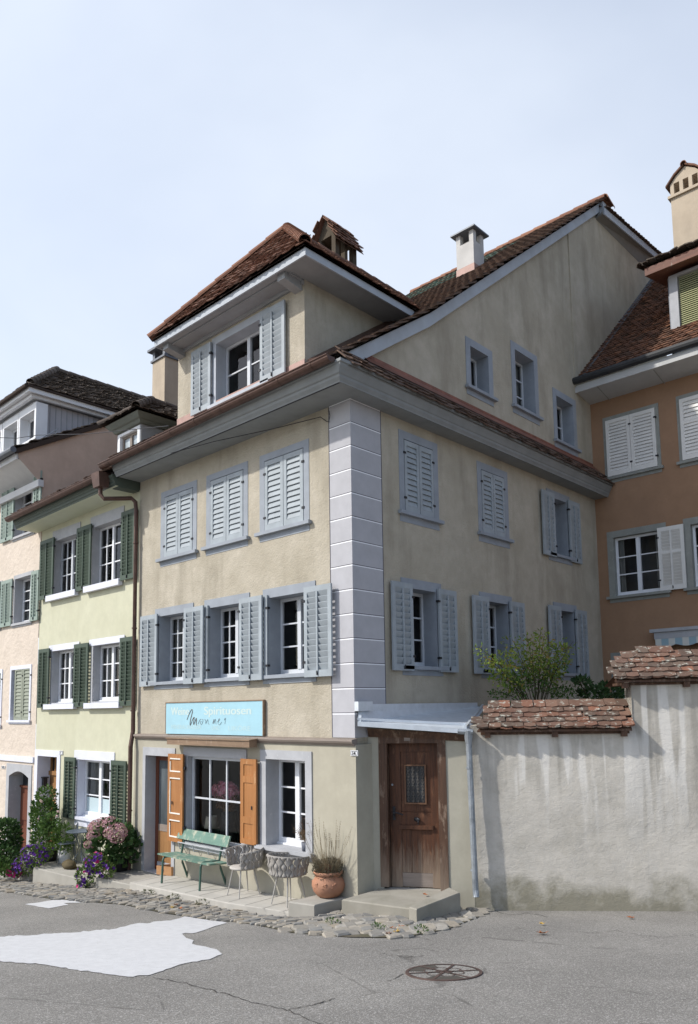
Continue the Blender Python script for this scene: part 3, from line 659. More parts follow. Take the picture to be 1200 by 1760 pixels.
for a, b in zip(ys_, ys_[1:]):
    lo = lambda y: vz(y) - .30
    c.hexa([(.035, a, lo(a)), (.10, a, lo(a)), (.10, b, lo(b)), (.035, b, lo(b)), (.035, a, vz(a) - .052), (.10, a, vz(a) - .052), (.10, b, vz(b) - .052), (.035, b, vz(b) - .052)])
c.build('verge_board', [M_['fascia']], HC)
c = MB()
fz = lambda y: 15.34 + .098 * (y - 9.2)
c.hexa([(.034, 9.2, 15.27), (.22, 9.2, fz(9.2)), (.22, 13.6, fz(13.6)), (.034, 13.6, 15.30), (.034, 9.2, 15.33), (.22, 9.2, fz(9.2) + .05), (.22, 13.6, fz(13.6) + .05), (.034, 13.6, 15.36)])
c.hexa([(.221, 9.25, fz(9.25) - .02), (.255, 9.25, fz(9.25) - .02), (.255, 13.6, fz(13.6) - .02), (.221, 13.6, fz(13.6) - .02), (.221, 9.25, fz(9.25) + .17), (.255, 9.25, fz(9.25) + .17), (.255, 13.6, fz(13.6) + .15), (.221, 13.6, fz(13.6) + .15)], 1)
c.box((.036, 9.30, 15.40), (.20, 9.50, 15.74), 1)
c.build('eaves_soffit', [paint('dark_grey_soffit', (.20, .20, .19), .7, .08), M_['fascia']], HC)
# pent strip of tiles over the side cornice + copper flashing
c = MB()
tiles(c, (.49, -.45, 7.99), (0, 1, 0), Vector((-.44, 0, .52)), 8.85, .42, .17, .14, th=.018, jit=1, rnd=random.Random(4))
c.mesh([(.47, -.5, 7.97), (.47, 8.42, 7.97), (.02, 8.42, 8.5), (.02, .1, 8.5)], [(0, 1, 2, 3)], 1)
c.mesh([(.20, .25, 8.37), (.20, 8.4, 8.37), (.012, 8.4, 8.56), (.012, .25, 8.56), (.004, 8.4, 8.62), (.004, .25, 8.62)], [(0, 1, 2, 3), (3, 2, 4, 5)], 2)
c.build('pent_roof', [M_['tile'], M_['roofbase'], M_['copred']], HC)
# gutter
c = MB(); pts = [(-6.42, -.765, 7.985), (.36, -.765, 8.055)]
n = 9
for (x0, z0), (x1, z1) in (((pts[0][0], pts[0][2]), (pts[1][0], pts[1][2])),):
    va = []
    for x, z in ((x0, z0), (x1, z1)):
        for k in range(n): q = math.pi * k / (n - 1); va.append((x, -.765 + .085 * math.cos(q), z - .085 * math.sin(q)))
    for x, z in ((x0, z0), (x1, z1)):
        for k in range(n): q = math.pi * k / (n - 1); va.append((x, -.765 + .078 * math.cos(q), z - .078 * math.sin(q)))
    fs = [(k, k + 1, n + k + 1, n + k) for k in range(n - 1)] + [(2 * n + k, 3 * n + k, 3 * n + k + 1, 2 * n + k + 1) for k in range(n - 1)] + [tuple(range(n)), tuple(range(2 * n - 1, n - 1, -1))]
    c.mesh(va, fs)
    c.tube([(x0, -.855, z0 + .004), (x1, -.855, z1 + .004)], .011, 6)
    for k in range(9):
        t_ = (k + .5) / 9; x = x0 + (x1 - x0) * t_; z = z0 + (z1 - z0) * t_; vv = []
        for xx in (x - .012, x + .012):
            for q_ in range(n): q = math.pi * q_ / (n - 1); vv.append((xx, -.765 + .092 * math.cos(q), z - .092 * math.sin(q)))
        c.mesh(vv, [(q_, q_ + 1, n + q_ + 1, n + q_) for q_ in range(n - 1)])
c.build('gutter', [M_['cop']], HC, smooth=False)
# copper apron below the dormer
c = MB(); c.mesh([(-4.9, -.66, 8.10), (-.5, -.66, 8.16), (-.5, -.0, 8.62), (-4.9, -.0, 8.62)], [(0, 1, 2, 3)]); c.fbox(FA, -4.82, -1.03, .002, .014, 8.55, 8.74); c.build('apron_flashing', [M_['copnew']], HC)
c = MB()
c.mesh([(-.985, -.02, roofz(-.02) + .14), (-.985, 2.5, roofz(2.5) + .14), (-.80, 2.5, roofz(2.5) + .05), (-.80, -.02, roofz(-.02) + .05)], [(0, 1, 2, 3)]); c.build('side_flashing', [M_['cop']], HC)
# ---- dormer
du0, du1 = -4.81, -1.03
dop_ = (FA.px(371, 640)[0], FA.px(455, 640)[0], FA.px(385, 689)[1], FA.px(385, 586)[1])
dop_ = (dop_[0] + .02, dop_[1], FA.px(400, 683)[1], FA.px(400, 576)[1])
w, q = window(HC, FA, dop_, (.13, .14, .12), .015, .30, (.22, 2, 1, 2), .08, smat=M_['fascia'], silld=M_['fascia'])
dw = dop_[1] - dop_[0]
add_shutter(w, FA, dop_[0] - .74, dop_[0] - .10, dop_[2] - .03, dop_[3] + .06, .04, M_['shut'], n=13, hinge=1); add_shutter(w, FA, dop_[1] - .04, dop_[1] + .62, dop_[2] - .03, dop_[3] + .06, .045, M_['shut'], n=13, hinge=-1)
c = sheet(FA, [(du0, 8.4), (du1, 8.4), (du1, 10.21), (du0, 10.21)], [q], .002)
c.face([(du1, -.002, 8.4), (du1, 2.7, roofz(2.7) - .05), (du1, 2.7, 10.9), (du1, -.002, 10.21)]); c.face([(du0, 2.7, roofz(2.7)), (du0, -.002, 8.4), (du0, -.002, 10.21), (du0, 2.7, 10.9)])
c.build('dormer_wall', M_['beige'], HC)
ex0, ex1, ey, ez = -4.90, -.46, -.50, 10.12
c = MB()
c.box((ex0, ey, ez), (ex1, ey + .03, ez + .13)); c.box((ex1 - .03, ey + .031, ez), (ex1, 2.25, ez + .13)); c.box((ex0, ey + .031, ez), (ex0 + .03, 2.4, ez + .13))
c.build('dormer_fascia', [M_['fascia']], HC)
c = MB(); c.mesh([(ex0 + .03, ey + .03, ez + .03), (ex1 - .03, ey + .03, ez + .03), (ex1 - .03, 2.4, ez + .03), (ex0 + .03, 2.4, ez + .03)], [(0, 1, 2, 3)])
for uu in (du0 + .16, du1 - .14): c.hexa([(uu - .09, -.40, ez - .09), (uu + .09, -.40, ez - .09), (uu + .09, -.003, ez - .15), (uu - .09, -.003, ez - .15), (uu - .09, -.40, ez + .028), (uu + .09, -.40, ez + .028), (uu + .09, -.003, ez + .028), (uu - .09, -.003, ez + .028)])
c.fbox(FA, du0, du1, .003, .05, ez - .06, ez + .02); c.fbox(FA, du0, du1, .003, .32, ez + .005, ez + .029)
c.build('dormer_soffit', [M_['dsoff']], HC)
ap = Vector((-2.78, 1.15, 12.43)); rb = Vector((-2.78, 5.0, 12.43)); zt_ = ez + .16
cl = Vector((ex0 - .04, ey - .05, zt_)); cr = Vector((ex1 + .04, ey - .05, zt_)); br = Vector((ex1 + .04, 2.3, zt_)); bl = Vector((ex0 - .04, 2.3, zt_)); 
c = MB(); dz = Vector((0, 0, -.03)); vx = Vector((-2.78 + 0, 5.0, 12.43)); 
c.mesh([cl + dz, cr + dz, ap + dz, br + dz, rb + dz, bl + dz], [(0, 1, 2), (1, 3, 4, 2), (0, 2, 4, 5)], 1)
Uf = Vector((1, 0, 0)); mid_ = Vector((ap.x, cl.y, zt_)); Vf = (ap - mid_); vl = Vf.length; Lf = cr.x - cl.x; tf = (ap.x - cl.x)
tiles(c, cl, Uf, Vf, Lf, vl, .16, .15, keep=lambda u, v: v < vl and u > tf * v / vl and u < Lf - (Lf - tf) * v / vl, th=.018, jit=.9, rnd=random.Random(5))
O2 = cr; U2 = Vector((0, 1, 0)); V2 = Vector((ap.x - cr.x, 0, ap.z - zt_)); vl2 = V2.length; t2 = ap.y - cr.y
tiles(c, O2, U2, V2, 5.6, vl2, .16, .15, keep=lambda u, v: v < vl2 and u > t2 * v / vl2 and u < 2.85 + 2.9 * v / vl2, th=.018, jit=.9, rnd=random.Random(6))
tiles(c, (cl.x, 2.4, zt_), Vector((0, -1, 0)), Vector((ap.x - cl.x, 0, ap.z - zt_)), 2.9, (ap - Vector((cl.x, ap.y, zt_))).length, .16, .15, keep=lambda u, v: v < (ap - Vector((cl.x, ap.y, zt_))).length - .12 and u < 2.9 - t2 * v / 3.0, th=.018, jit=.9, rnd=random.Random(16))
ridge(c, cl + Vector((0, 0, .03)), ap + Vector((0, 0, .03)), .09, .40, 2); ridge(c, cr + Vector((0, 0, .03)), ap + Vector((0, 0, .03)), .10, .22, 2); ridge(c, ap, rb, .09, .4, 0)
c.build('dormer_roof', [M_['tilered'], M_['roofbase'], M_['tilenew']], HC)
# ---- chimneys of the corner house
c = MB(); ch = MB(); cc = hit(786, 479, (0, 2, 9.97), (0, -.7995, 1)); x0, y0 = cc.x, cc.y; wx, wy = .50, .44; zt_c = 13.85
zb_c = roofz(y0) - .3
top = hit(790, 405, (0, y0, 0), (0, 1, 0)).z
c.box((x0, y0, zb_c), (x0 + wx, y0 + wy, top - .27)); c.box((x0 - .012, y0 - .012, zb_c), (x0 + wx + .012, y0 + wy + .012, roofz(y0) + .22), 1)
for a, b in ((0, 0), (wx - .12, 0), (0, wy - .12), (wx - .12, wy - .12)): c.box((x0 + a, y0 + b, top - .27), (x0 + a + .12, y0 + b + .12, top))
c.box((x0 + .14, y0 + .14, top - .5), (x0 + wx - .14, y0 + wy - .14, top - .25), 2)
wc = c.build('chimney', [paint('white_fibre_cement', (.50, .485, .465), .85, .1, (.42, .36, .32), .66), M_['copnew'], M_['roofbase']], HC, label='smooth white chimney with flat grey cap')
ch.box((x0 - .10, y0 - .10, top), (x0 + wx + .10, y0 + wy + .10, top + .035)); ch.mesh([(x0 - .10, y0 - .10, top + .035), (x0 + wx + .1, y0 - .1, top + .035), (x0 + wx + .1, y0 + wy + .1, top + .035), (x0 - .1, y0 + wy + .1, top + .035), (x0 + wx / 2, y0 + wy / 2, top + .17)], [(0, 1, 4), (1, 2, 4), (2, 3, 4), (3, 0, 4)])
ch.build('chimney_cap', [M_['lead']], wc)
bm_ = stucco('old_soot_brick', (.115, .095, .07), (.075, .06, .045), (.04, .033, .025), bs=.8, grain=16)
c = MB(); bx = -4.0
P = lambda x, y: hit(x, y, (bx, 0, 0), (1, 0, 0))
p0 = P(577, 440); p1 = P(613, 440); y0, y1 = p0.y, p1.y; x1 = bx; x0 = bx - .62; zs0 = P(577, 452).z; zs1 = P(577, 400).z
c.box((x0, y0, 10.4), (x1, y1, zs0)); c.box((x0 - .05, y0 - .05, zs0 - .30), (x1 + .05, y1 + .05, zs0 - .18)); 
ws_ = .13
for a, b in ((x0, y0), (x1 - ws_, y0), (x0, y1 - ws_), (x1 - ws_, y1 - ws_)): c.box((a, b, zs0), (a + ws_, b + ws_, zs1))
for a in (x0, x1 - ws_): c.box((a, (y0 + y1) / 2 - .05, zs0), (a + ws_, (y0 + y1) / 2 + .05, zs1))
c.prism([(x0, y0, zs1), (x1, y0, zs1), ((x0 + x1) / 2, y0, zs1 + .55)], (0, y1 - y0, 0))
bc = c.build('chimney', [bm_], HC, label='sooty open brick chimney with small tiled roof')
c = MB(); xm = (x0 + x1) / 2; sl = Vector((x0 - xm, 0, -.55)); 
for sx in (1, -1):
    V_ = Vector((-sx * .31 * 1.0, 0, .55)); O_ = Vector((xm + sx * .31 * 1.45, y0 - .12, zs1 + .55 - .55 * 1.45 + .03))
    tiles(c, O_, (0, 1, 0), V_, y1 - y0 + .22, .9, .15, .15, th=.022, jit=.8, keep=lambda u, v: v < .70, rnd=random.Random(9)); c.face([O_ - Vector((0, 0, .03)), O_ + Vector((0, y1 - y0 + .24, -.03)), Vector((xm, y1 + .12, zs1 + .55)), Vector((xm, y0 - .12, zs1 + .55))])
c.build('chimney_roof', [M_['tilered']], bc)
# ================================================================== green house
FGr = Fr((0, .03, 0), (1, 0, 0))
HG = thing('green_house', 'narrow pale green house with dark green shutters between the corner house and the pink house', 'house', (-8.6, 4, -.5))
gh = []; LW_ = M_['lilacw']
def op_(fr, x0, y0, x1, y1): return fr.rect(x0, y0, x1, y1)
gx0, gx1 = -10.98, -6.215
for i, (o, shs) in enumerate((((95, 925, 133, 1021), ((69, 92), (131.5, 156))), ((160.5, 903, 208, 1001), ((208, 231.5),)))):
    op = op_(FGr, *o); op = (op[0], op[1], 5.76, 7.12)
    w, q = window(HG, FGr, op, (.10, .26, .06), .02, .26, (.16, 2, 2 if i else 2, 3, .045), 0, smat=M_['gstone2'], cmat=M_['white'] if i else M_['gcase']); gh.append(q)
    s = MB(); s.fbox(FGr, op[0] - .19, op[1] + .10, .021, .12, op[2] - .14, op[2] - .002); s.build('sill', [LW_], w)
    for a, b in shs: add_shutter(w, FGr, FGr.px(a, 960, .08)[0], FGr.px(b, 960, .08)[0], 5.70, 7.2, .06, M_['gshut'], n=19, hinge=1 if a < o[0] else -1)
for i, (o, shs) in enumerate((((91.7, 1103, 128, 1206), ((66, 84), (127, 151))), ((162, 1093, 205, 1205), ((206, 229.5),)))):
    op = op_(FGr, *o); op = (op[0], op[1], 3.13, 4.38)
    w, q = window(HG, FGr, op, (.08, .14, .06), .02, .26, (.16, 2, 2, 3, .05), 0, smat=LW_ if 0 else M_['gstone2'], cmat=M_['white']); gh.append(q)
    s = MB(); s.fbox(FGr, op[0] - .20, op[1] + .18, .021, .12, op[2] - .15, op[2] - .03); s.build('sill', [LW_], w); s = MB(); s.fbox(FGr, op[0] - .17, op[1] + .22, .0205, .03, op[3] + .004, op[3] + .15); s.build('lintel', [LW_], w)
    for a, b in shs: add_shutter(w, FGr, FGr.px(a, 1150, .08)[0], FGr.px(b, 1150, .08)[0], 3.02, 4.46, .06, M_['gshut'], n=19, hinge=1 if a < o[0] else -1)
op = op_(FGr, 135.4, 1305, 188.5, 1413)
w, q = window(HG, FGr, op, (.10, .20, .20), .02, .28, (.16, 2, 1, 3, .06), .07, smat=M_['lilacw'], cmat=M_['white'], headw=.08); gh.append(q)
c = MB(); c.fbox(FGr, op[0] + .08, op[1] - .1, -.185, -.181, op[2] + .1, op[2] + .42); c.build('curtain', [flat('pale_curtain', (.45, .55, .58), .9)], w)
for a, b in ((110, 128.5), (190.5, 216.5)): add_shutter(w, FGr, FGr.px(a, 1350, .08)[0], FGr.px(b, 1350, .08)[0], op[2] - .06, op[3] + .04, .06, M_['gshut'], n=19, hinge=1 if a < 130 else -1)
dop = op_(FGr, 66, 1299, 95, 1460); dop = (dop[0], dop[1], -.62, dop[3])
w, q = window(HG, FGr, dop, (.16, .15, .001), .02, .4, None, 0, smat=M_['lilacw'], name='front_door'); gh.append((q[0], q[1], -.9, q[3]))
c = MB(); u0, u1, z0, z1 = dop; zt2 = z1 - .42
c.fbox(FGr, u0 + .005, u1 - .005, -.34, -.30, z0 + .01, zt2 - .06); c.fbox(FGr, u0 + .01, u1 - .01, -.30, -.26, zt2 - .06, zt2 + .04)
for k in range(5): uu = u0 + .01 + (u1 - u0 - .07) * k / 4; c.fbox(FGr, uu, uu + .05, -.34, -.30, zt2 + .04, z1 - .01)
for a, b in ((z0 + .2, z0 + .75), (z0 + .95, zt2 - .25)): 
    for e in (.18, .24): c.fbox(FGr, u0 + e, u1 - e, -.30, -.30 + (.03 if e < .2 else .045), a + e - .18, b - e + .18)
c.build('door_leaf', [M_['twood']], w)
c = MB(); c.fbox(FGr, u0 + .02, u1 - .02, -.36, -.345, zt2, z1); c.build('pane', [M_['pane']], w)
c = MB(); c.fbox(FGr, u0 + .01, u0 + .10, -.20, -.10, z1 - .75, z1 - .55); c.fbox(FGr, u0 + .01, u0 + .13, -.22, -.08, z1 - .55, z1 - .52); c.build('door_lamp', [M_['iron']], w)
sheet(FGr, [(gx0, -1.5), (gx1, -1.5), (gx1, 7.62), (gx0, 7.5)], gh).build('wall', M_['green'], HG)
gp = [(.0, 7.50), (.56, 7.50), (.57, 7.54), (.59, 7.55), (.595, 7.60), (.615, 7.615), (.62, 7.66), (.64, 7.67), (.65, 7.72), (.0, 7.8)]
c = MB()
gxa, gxb = -11.2, -6.26
for i in range(len(gp) - 1):
    (d0, z0), (d1, z1) = gp[i], gp[i + 1]; mm = 1 if i == 0 else 0
    sl = lambda x: .02 * (x + 11)
    c.face([FGr.p(gxa, d0, z0), FGr.p(gxb, d0, z0 + .08), FGr.p(gxb, d1, z1 + .08), FGr.p(gxa, d1, z1)], mm)
c.face([FGr.p(gxb, d, z + .08) for d, z in gp]); c.face([FGr.p(gxa, d, z) for d, z in reversed(gp)])
c.fbox(FGr, -6.5, -6.258, .02, .50, 7.56, 7.68)
c.build('cornice', [paint('dark_green_eave_paint', (.085, .105, .085), .6, .1), paint('pale_green_soffit', (.56, .58, .44), .7, .05)], HG)
c = MB(); va = []; n = 9
for x, z in ((-11.3, 7.72), (-6.45, 7.80)):
    for k in range(n): q = math.pi * k / (n - 1); va.append((x, -.70 + .085 * math.cos(q), z + .04 - .085 * math.sin(q)))
c.mesh(va, [(k, k + 1, n + k + 1, n + k) for k in range(n - 1)] + [tuple(range(n)), tuple(range(2 * n - 1, n - 1, -1))]); c.tube([(-11.3, -.785, 7.765), (-6.45, -.785, 7.845)], .011, 6)
c.build('gutter', [M_['cop']], HG)
c = MB()
groof = lambda y: 7.80 + .56 * (y + .68)
c.mesh([(-11.1, -.66, 7.76), (-6.22, -.66, 7.82), (-6.22, 5, groof(5)), (-11.1, 5, groof(5) - .05)], [(0, 1, 2, 3)], 1)
tiles(c, (-11.1, -.70, 7.80), (1, 0, 0.014), Vector((0, 1, .56)), 4.85, 2.6, .17, .16, th=.022, jit=1.2, rnd=random.Random(11))
c.build('roof', [M_['tile'], M_['roofbase']], HG)
# small hipped roof window of the green house
hy = .30
hx0, hx1 = FA.px(203, 770, -hy)[0], FA.px(242, 770, -hy)[0]
FH = Fr((0, hy, 0), (1, 0, 0)); hz0, hz1 = 8.35, 9.32
w, q = window(HG, FH, (hx0 + .10, hx1 - .13, 8.55, 9.18), (.10, .06, .05), .015, .14, (.06, 2, 1, 1, .05), .03, smat=M_['white'], cmat=M_['lwood'], pane=glass_dark('milky_attic_glass', (.25, .28, .30), .25))
c = sheet(FH, [(hx0, hz0), (hx1, hz0), (hx1, hz1), (hx0, hz1)], [q]); c.face([(hx1, hy, 8.2), (hx1, 2.5, 8.2), (hx1, 2.5, 9.4), (hx1, hy, hz1)]); c.face([(hx0, 2.5, 8.2), (hx0, hy, 8.2), (hx0, hy, hz1), (hx0, 2.5, 9.4)])
c.build('attic_wall', [M_['dsoff']], HG)
hp = [(.0, 9.26), (.06, 9.27), (.10, 9.33), (.14, 9.35), (.20, 9.42), (.22, 9.46)]
c = MB()
def hp_pts(d, z): return [(hx0 - d, 2.3, z), (hx0 - d, hy - d, z), (hx1 + d, hy - d, z), (hx1 + d, 2.3, z)]
for (d0, z0), (d1, z1) in zip(hp, hp[1:]):
    a, b = hp_pts(d0, z0), hp_pts(d1, z1)
    for k in range(3): c.face([a[k], a[k + 1], b[k + 1], b[k]])
c.build('attic_cornice', [paint('green_grey_cornice', (.16, .175, .15), .6, .1)], HG)
c = MB(); d = .30; hzz = 9.47; hm = (hx0 + hx1) / 2; hap = Vector((hm, hy + .55, hzz + .62)); hrb = Vector((hm, 2.6, hzz + .62))
a, b = Vector((hx0 - d, hy - d, hzz)), Vector((hx1 + d, hy - d, hzz))
c.mesh([a, b, hap, (b.x, 2.6, hzz), hrb, (a.x, 2.6, hzz)], [(0, 1, 2), (1, 3, 4, 2), (0, 2, 4, 5)], 1)
V_ = hap - Vector((hm, a.y, hzz)); vl = V_.length; L = b.x - a.x
tiles(c, a, (1, 0, 0), V_, L, vl, .16, .13, keep=lambda u, v: v < vl and v / vl * L / 2 < u < L - v / vl * L / 2, th=.02, jit=1, rnd=random.Random(12))
V_ = Vector((hm - b.x, 0, .62)); vl3 = V_.length; tt = hap.y - b.y
tiles(c, b, (0, 1, 0), V_, 2.9, vl3, .16, .13, keep=lambda u, v: v < vl3 and u > tt * v / vl3, th=.02, jit=1, rnd=random.Random(13))
ridge(c, a + Vector((0, 0, .02)), hap + Vector((0, 0, .02)), .09, .3, 0); ridge(c, b + Vector((0, 0, .03)), hap + Vector((0, 0, .03)), .10, .26, 0); ridge(c, hap, hrb, .09, .3, 0)
c.build('attic_roof', [M_['tilegrey'], M_['roofbase']], HG)
# plastered chimney behind it
c = MB(); X = -8.0; p = lambda x, y: hit(x, y, (X, 0, 0), (1, 0, 0)); y0 = p(283, 650).y; tz = p(283, 612).z; x0 = hit(262, 650, (0, y0, 0), (0, 1, 0)).x
c.box((x0, y0, 9.0), (X, y0 + .75, tz)); k = c.build('chimney', [M_['chim']], HG)
c = MB(); c.box((x0 - .04, y0 - .04, tz), (X + .04, y0 + .79, tz + .05)); c.box((x0 - .1, y0 - .1, tz + .28), (X + .1, y0 + .85, tz + .34))
for a, b in ((x0, y0), (X - .1, y0), (x0, y0 + .65), (X - .1, y0 + .65)): c.box((a, b, tz + .05), (a + .1, b + .1, tz + .28))
c.build('chimney_cap', [M_['lead']], k)
# downpipe with hopper: brown copper
DP = MB(); hx = FA.px(174, 825, .70)[0]
hpz = 7.72
DP.hexa([(hx - .14, -.80, hpz - .16), (hx + .12, -.80, hpz - .16), (hx + .12, -.60, hpz - .16), (hx - .14, -.60, hpz - .16), (hx - .18, -.84, hpz + .14), (hx + .16, -.84, hpz + .14), (hx + .16, -.56, hpz + .14), (hx - .18, -.56, hpz + .14)])
pz = FA.px(239, 880, .08)
pth = [(hx - .02, -.70, hpz - .15), (hx - .02, -.70, hpz - .30), (hx + .05, -.66, hpz - .40), (-6.28, -.16, 7.38), (-6.22, -.10, 7.30), (-6.20, -.09, 7.1), (-6.17, -.10, 2.5), (-6.15, -.16, 2.2), (-6.15, -.16, -.25)]
DP.tube(pth, .045, 10)
for zz in (6.4, 4.6, 2.9, .9): DP.tube([(-6.19 if zz > 2.4 else -6.15, -.095 if zz > 2.4 else -.16, zz), (-6.19 if zz > 2.4 else -6.15, -.095 if zz > 2.4 else -.16, zz + .03)], .054, 10); 
o = DP.build('downpipe', [M_['cop']], smooth=False, base=(-6.15, -.16, -.25)); tag(o, 'brown copper downpipe with hopper between the green house and the corner house', 'downpipe')

# ================================================================== pink house
FP = Fr((0, .02, 0), (1, 0, 0))
HP = thing('pink_house', 'rough pale pink house with sage shutters at the left edge beyond the green house', 'house', (-13, 4, -.8))
px1 = -10.99; ph = []
def pwin(o, case, shs, mat_, closed=False, lab=None):
    op = op_(FP, *o); w, q = window(HP, FP, op, (.08, .10, .10), .02, .3, case, .06, smat=M_['gstone2'] if not closed else M_['lilacw'], cmat=M_['white']); ph.append(q)
    for a, b, za, zb in shs: add_shutter(w, FP, FP.px(a, (o[1] + o[3]) / 2, .05)[0], FP.px(b, (o[1] + o[3]) / 2, .05)[0], za if za else op[2] - .03, zb if zb else op[3] + .05, -.02 if closed else .035, mat_, n=15, rod=not closed, hinge=1)
    return w
pwin((27, 996, 53, 1067), (.20, 2, 1, 4, .05), ((53, 66, 0, 0), (-8, 0, 0, 0)), M_['gshut2'])
w = pwin((-22, 1012, 0, 1078), (.20, 2, 1, 4, .05), ((1.5, 20, 0, 0),), M_['gshut2'])
pwin((21, 1152, 50, 1238), (.16, 2, 1, 2), ((22, 35.4, 0, 0), (35.8, 49.5, 0, 0)), M_['gshut3'], True)
pwin((-28, 1160, 0, 1246), (.16, 2, 1, 2), ((-27, -14, 0, 0), (-13.6, -.5, 0, 0)), M_['gshut3'], True)
pwin((28, 836, 58, 912), (.20, 2, 1, 3, .05), ((3, 24, 0, 0), (57, 70, 0, 0)), M_['gshut2'])
# arched door
dop = op_(FP, 17, 1324, 46, 1470); dop = (dop[0], dop[1], -1.15, dop[3])
c = MB(); u0, u1, z0, z1 = dop; mu = (u0 + u1) / 2; sp = z1 - .14; N = 8
arc = [(u0 + (u1 - u0) * k / N, sp + .14 * math.sin(math.pi * k / N)) for k in range(N + 1)]
for k in range(N):
    (ua, za), (ub, zb) = arc[k], arc[k + 1]
    c.hexa([FP.p(ua, .02, za), FP.p(ub, .02, zb), FP.p(ub, -.4, zb), FP.p(ua, -.4, za), FP.p(ua, .02, z1 + .18), FP.p(ub, .02, z1 + .18), FP.p(ub, -.4, z1 + .18), FP.p(ua, -.4, z1 + .18)])
c.fbox(FP, u0 - .17, u0, -.4, .02, z0, z1 + .18); c.fbox(FP, u1, u1 + .17, -.4, .02, z0, z1 + .18)
w = c.build('front_door', [M_['gstone2']], HP)
c = MB(); c.fbox(FP, u0 + .002, u1 - .002, -.36, -.30, z0 + .02, z1 - .45); c.fbox(FP, u0 + .002, u1 - .002, -.34, -.26, z1 - .45, z1 - .40)
for a, b in ((z0 + .15, z0 + .6), (z0 + .75, z0 + 1.15), (z0 + 1.3, z1 - .6)): c.fbox(FP, u0 + .15, u1 - .15, -.30, -.275, a, b)
c.build('door_leaf', [M_['mwood']], w)
c = MB(); c.fbox(FP, u0 + .002, u1 - .002, -.36, -.345, z1 - .4, z1); c.build('pane', [M_['pane']], w)
ph.append((u0 - .08, u1 + .08, -1.3, z1 + .10))
sheet(FP, [(-20, -2.2), (px1, -2.2), (px1, 9.0), (-20, 9.0)], ph).build('wall', M_['pink'], HP)
c = MB(); zz = FP.px(28, 1299)[1]; c.fbox(FP, -20, px1 - .03, .003, .04, zz - .14, zz); c.build('string_course', [M_['lilacw']], HP)
proof = lambda y: 9.93 + .57 * y
c = MB(); c.mesh([(px1, .02, 7.0), (px1, 8, 7.0), (px1, 8, proof(8) - .12), (px1, -.0, proof(-.0) - .12), (px1, -.0, 8.9)], [(0, 1, 2, 3, 4)]); c.mesh([(px1, -.0, 8.72), (px1, -.0, 9.8), (px1, -.62, 9.42), (px1, -.62, 9.30)], [(0, 1, 2, 3)])
c.build('side_wall', M_['pinkside'], HP)
c = MB(); c.mesh([(-20, -.62, 9.28), (px1 - .01, -.62, 9.28), (px1 - .01, .05, 8.95), (-20, .05, 8.95)], [(0, 3, 2, 1)]); c.box((-20, -.66, 9.26), (px1 - .01, -.62, 9.42)); c.fbox(FP, -20, px1 + .05, .003, .14, 8.66, 8.84)
c.build('eaves_soffit', [paint('white_soffit', (.60, .60, .60), .7, .05)], HP)
c = MB(); c.mesh([(-20, -.72, proof(-.72) - .02), (px1 + .08, -.72, proof(-.72) - .02), (px1 + .08, 8, proof(8) - .02), (-20, 8, proof(8) - .02)], [(0, 1, 2, 3)], 1)
c.hexa([(px1 + .01, -.70, proof(-.7) - .16), (px1 + .08, -.70, proof(-.7) - .16), (px1 + .08, 8, proof(8) - .16), (px1 + .01, 8, proof(8) - .16), (px1 + .01, -.70, proof(-.7) - .03), (px1 + .08, -.70, proof(-.7) - .03), (px1 + .08, 8, proof(8) - .03), (px1 + .01, 8, proof(8) - .03)], 1)
tiles(c, (px1 - 1.4, -.72, proof(-.72)), (1, 0, 0), Vector((0, 1, .57)), 1.42, 9, .17, .16, th=.02, jit=1, rnd=random.Random(14))
c.build('roof', [M_['tilegrey'], M_['roofbase']], HP)
c = MB(); c.tube([(-20, -.78, 9.46), (px1 + .08, -.78, 9.46)], .08, 10); c.build('gutter', [M_['lead']], HP)
# dormer with white windows
dx, dy = -12.22, .27; FD = Fr((0, dy, 0), (1, 0, 0)); dzt = 11.42
c = MB(); c.box((dx - .06, dy + .02, 9.9), (dx, 3.6, dzt)); 
for k in range(18): y = dy + .1 + k * .16; c.box((dx, y, 9.9), (dx + .012, y + .015, dzt), 1)
c.build('dormer_wall', [paint('grey_dormer_boards', (.43, .42, .44), .7, .06), M_['dsoff']], HP)
for (xa, xb) in ((35, 59), (8, 30), (-22, 2)):
    o = FD.rect(xa, 745, xb, 760)
    window(HP, FD, (o[0], o[1] - .0, 10.35, 11.15), (.10, .2, .06), .02, .3, (.22, 1, 1, 1, .07), .04, smat=M_['white'], cmat=M_['white'])
sheet(FD, [(-20, 9.9), (dx, 9.9), (dx, dzt), (-20, dzt)], [(-19.9, dx - .02, 10.2, dzt - .02)], -.02).build('dormer_front', M_['white'], HP)
ecx, ecy, ecz = dx + .30, dy - .28, 11.52
c = MB(); c.mesh([(-20, ecy, ecz), (ecx, ecy, ecz), (ecx, 3.4, ecz), (-20, 3.4, ecz)], [(0, 3, 2, 1)]); c.box((-20, ecy - .03, ecz - .02), (ecx, ecy, ecz + .10)); c.box((ecx, ecy - .03, ecz - .02), (ecx + .03, 3.3, ecz + .10)); c.box((-20, ecy + .1, ecz - .10), (ecx - .1, ecy + .2, ecz - .01)); c.box((ecx - .2, ecy + .2, ecz - .10), (ecx - .1, 3.3, ecz - .01))
c.build('dormer_eaves', [M_['white']], HP)
c = MB(); e = Vector((ecx + .06, ecy - .06, ecz + .16)); ap = Vector((e.x - 1.75, e.y + 1.55, e.z + 1.45)); rb = Vector((ap.x, 6, ap.z))
c.mesh([(-20, e.y, e.z), e, ap, (-20, ap.y, ap.z), (e.x, 6, e.z), rb], [(0, 1, 2, 3), (1, 4, 5, 2)], 1)
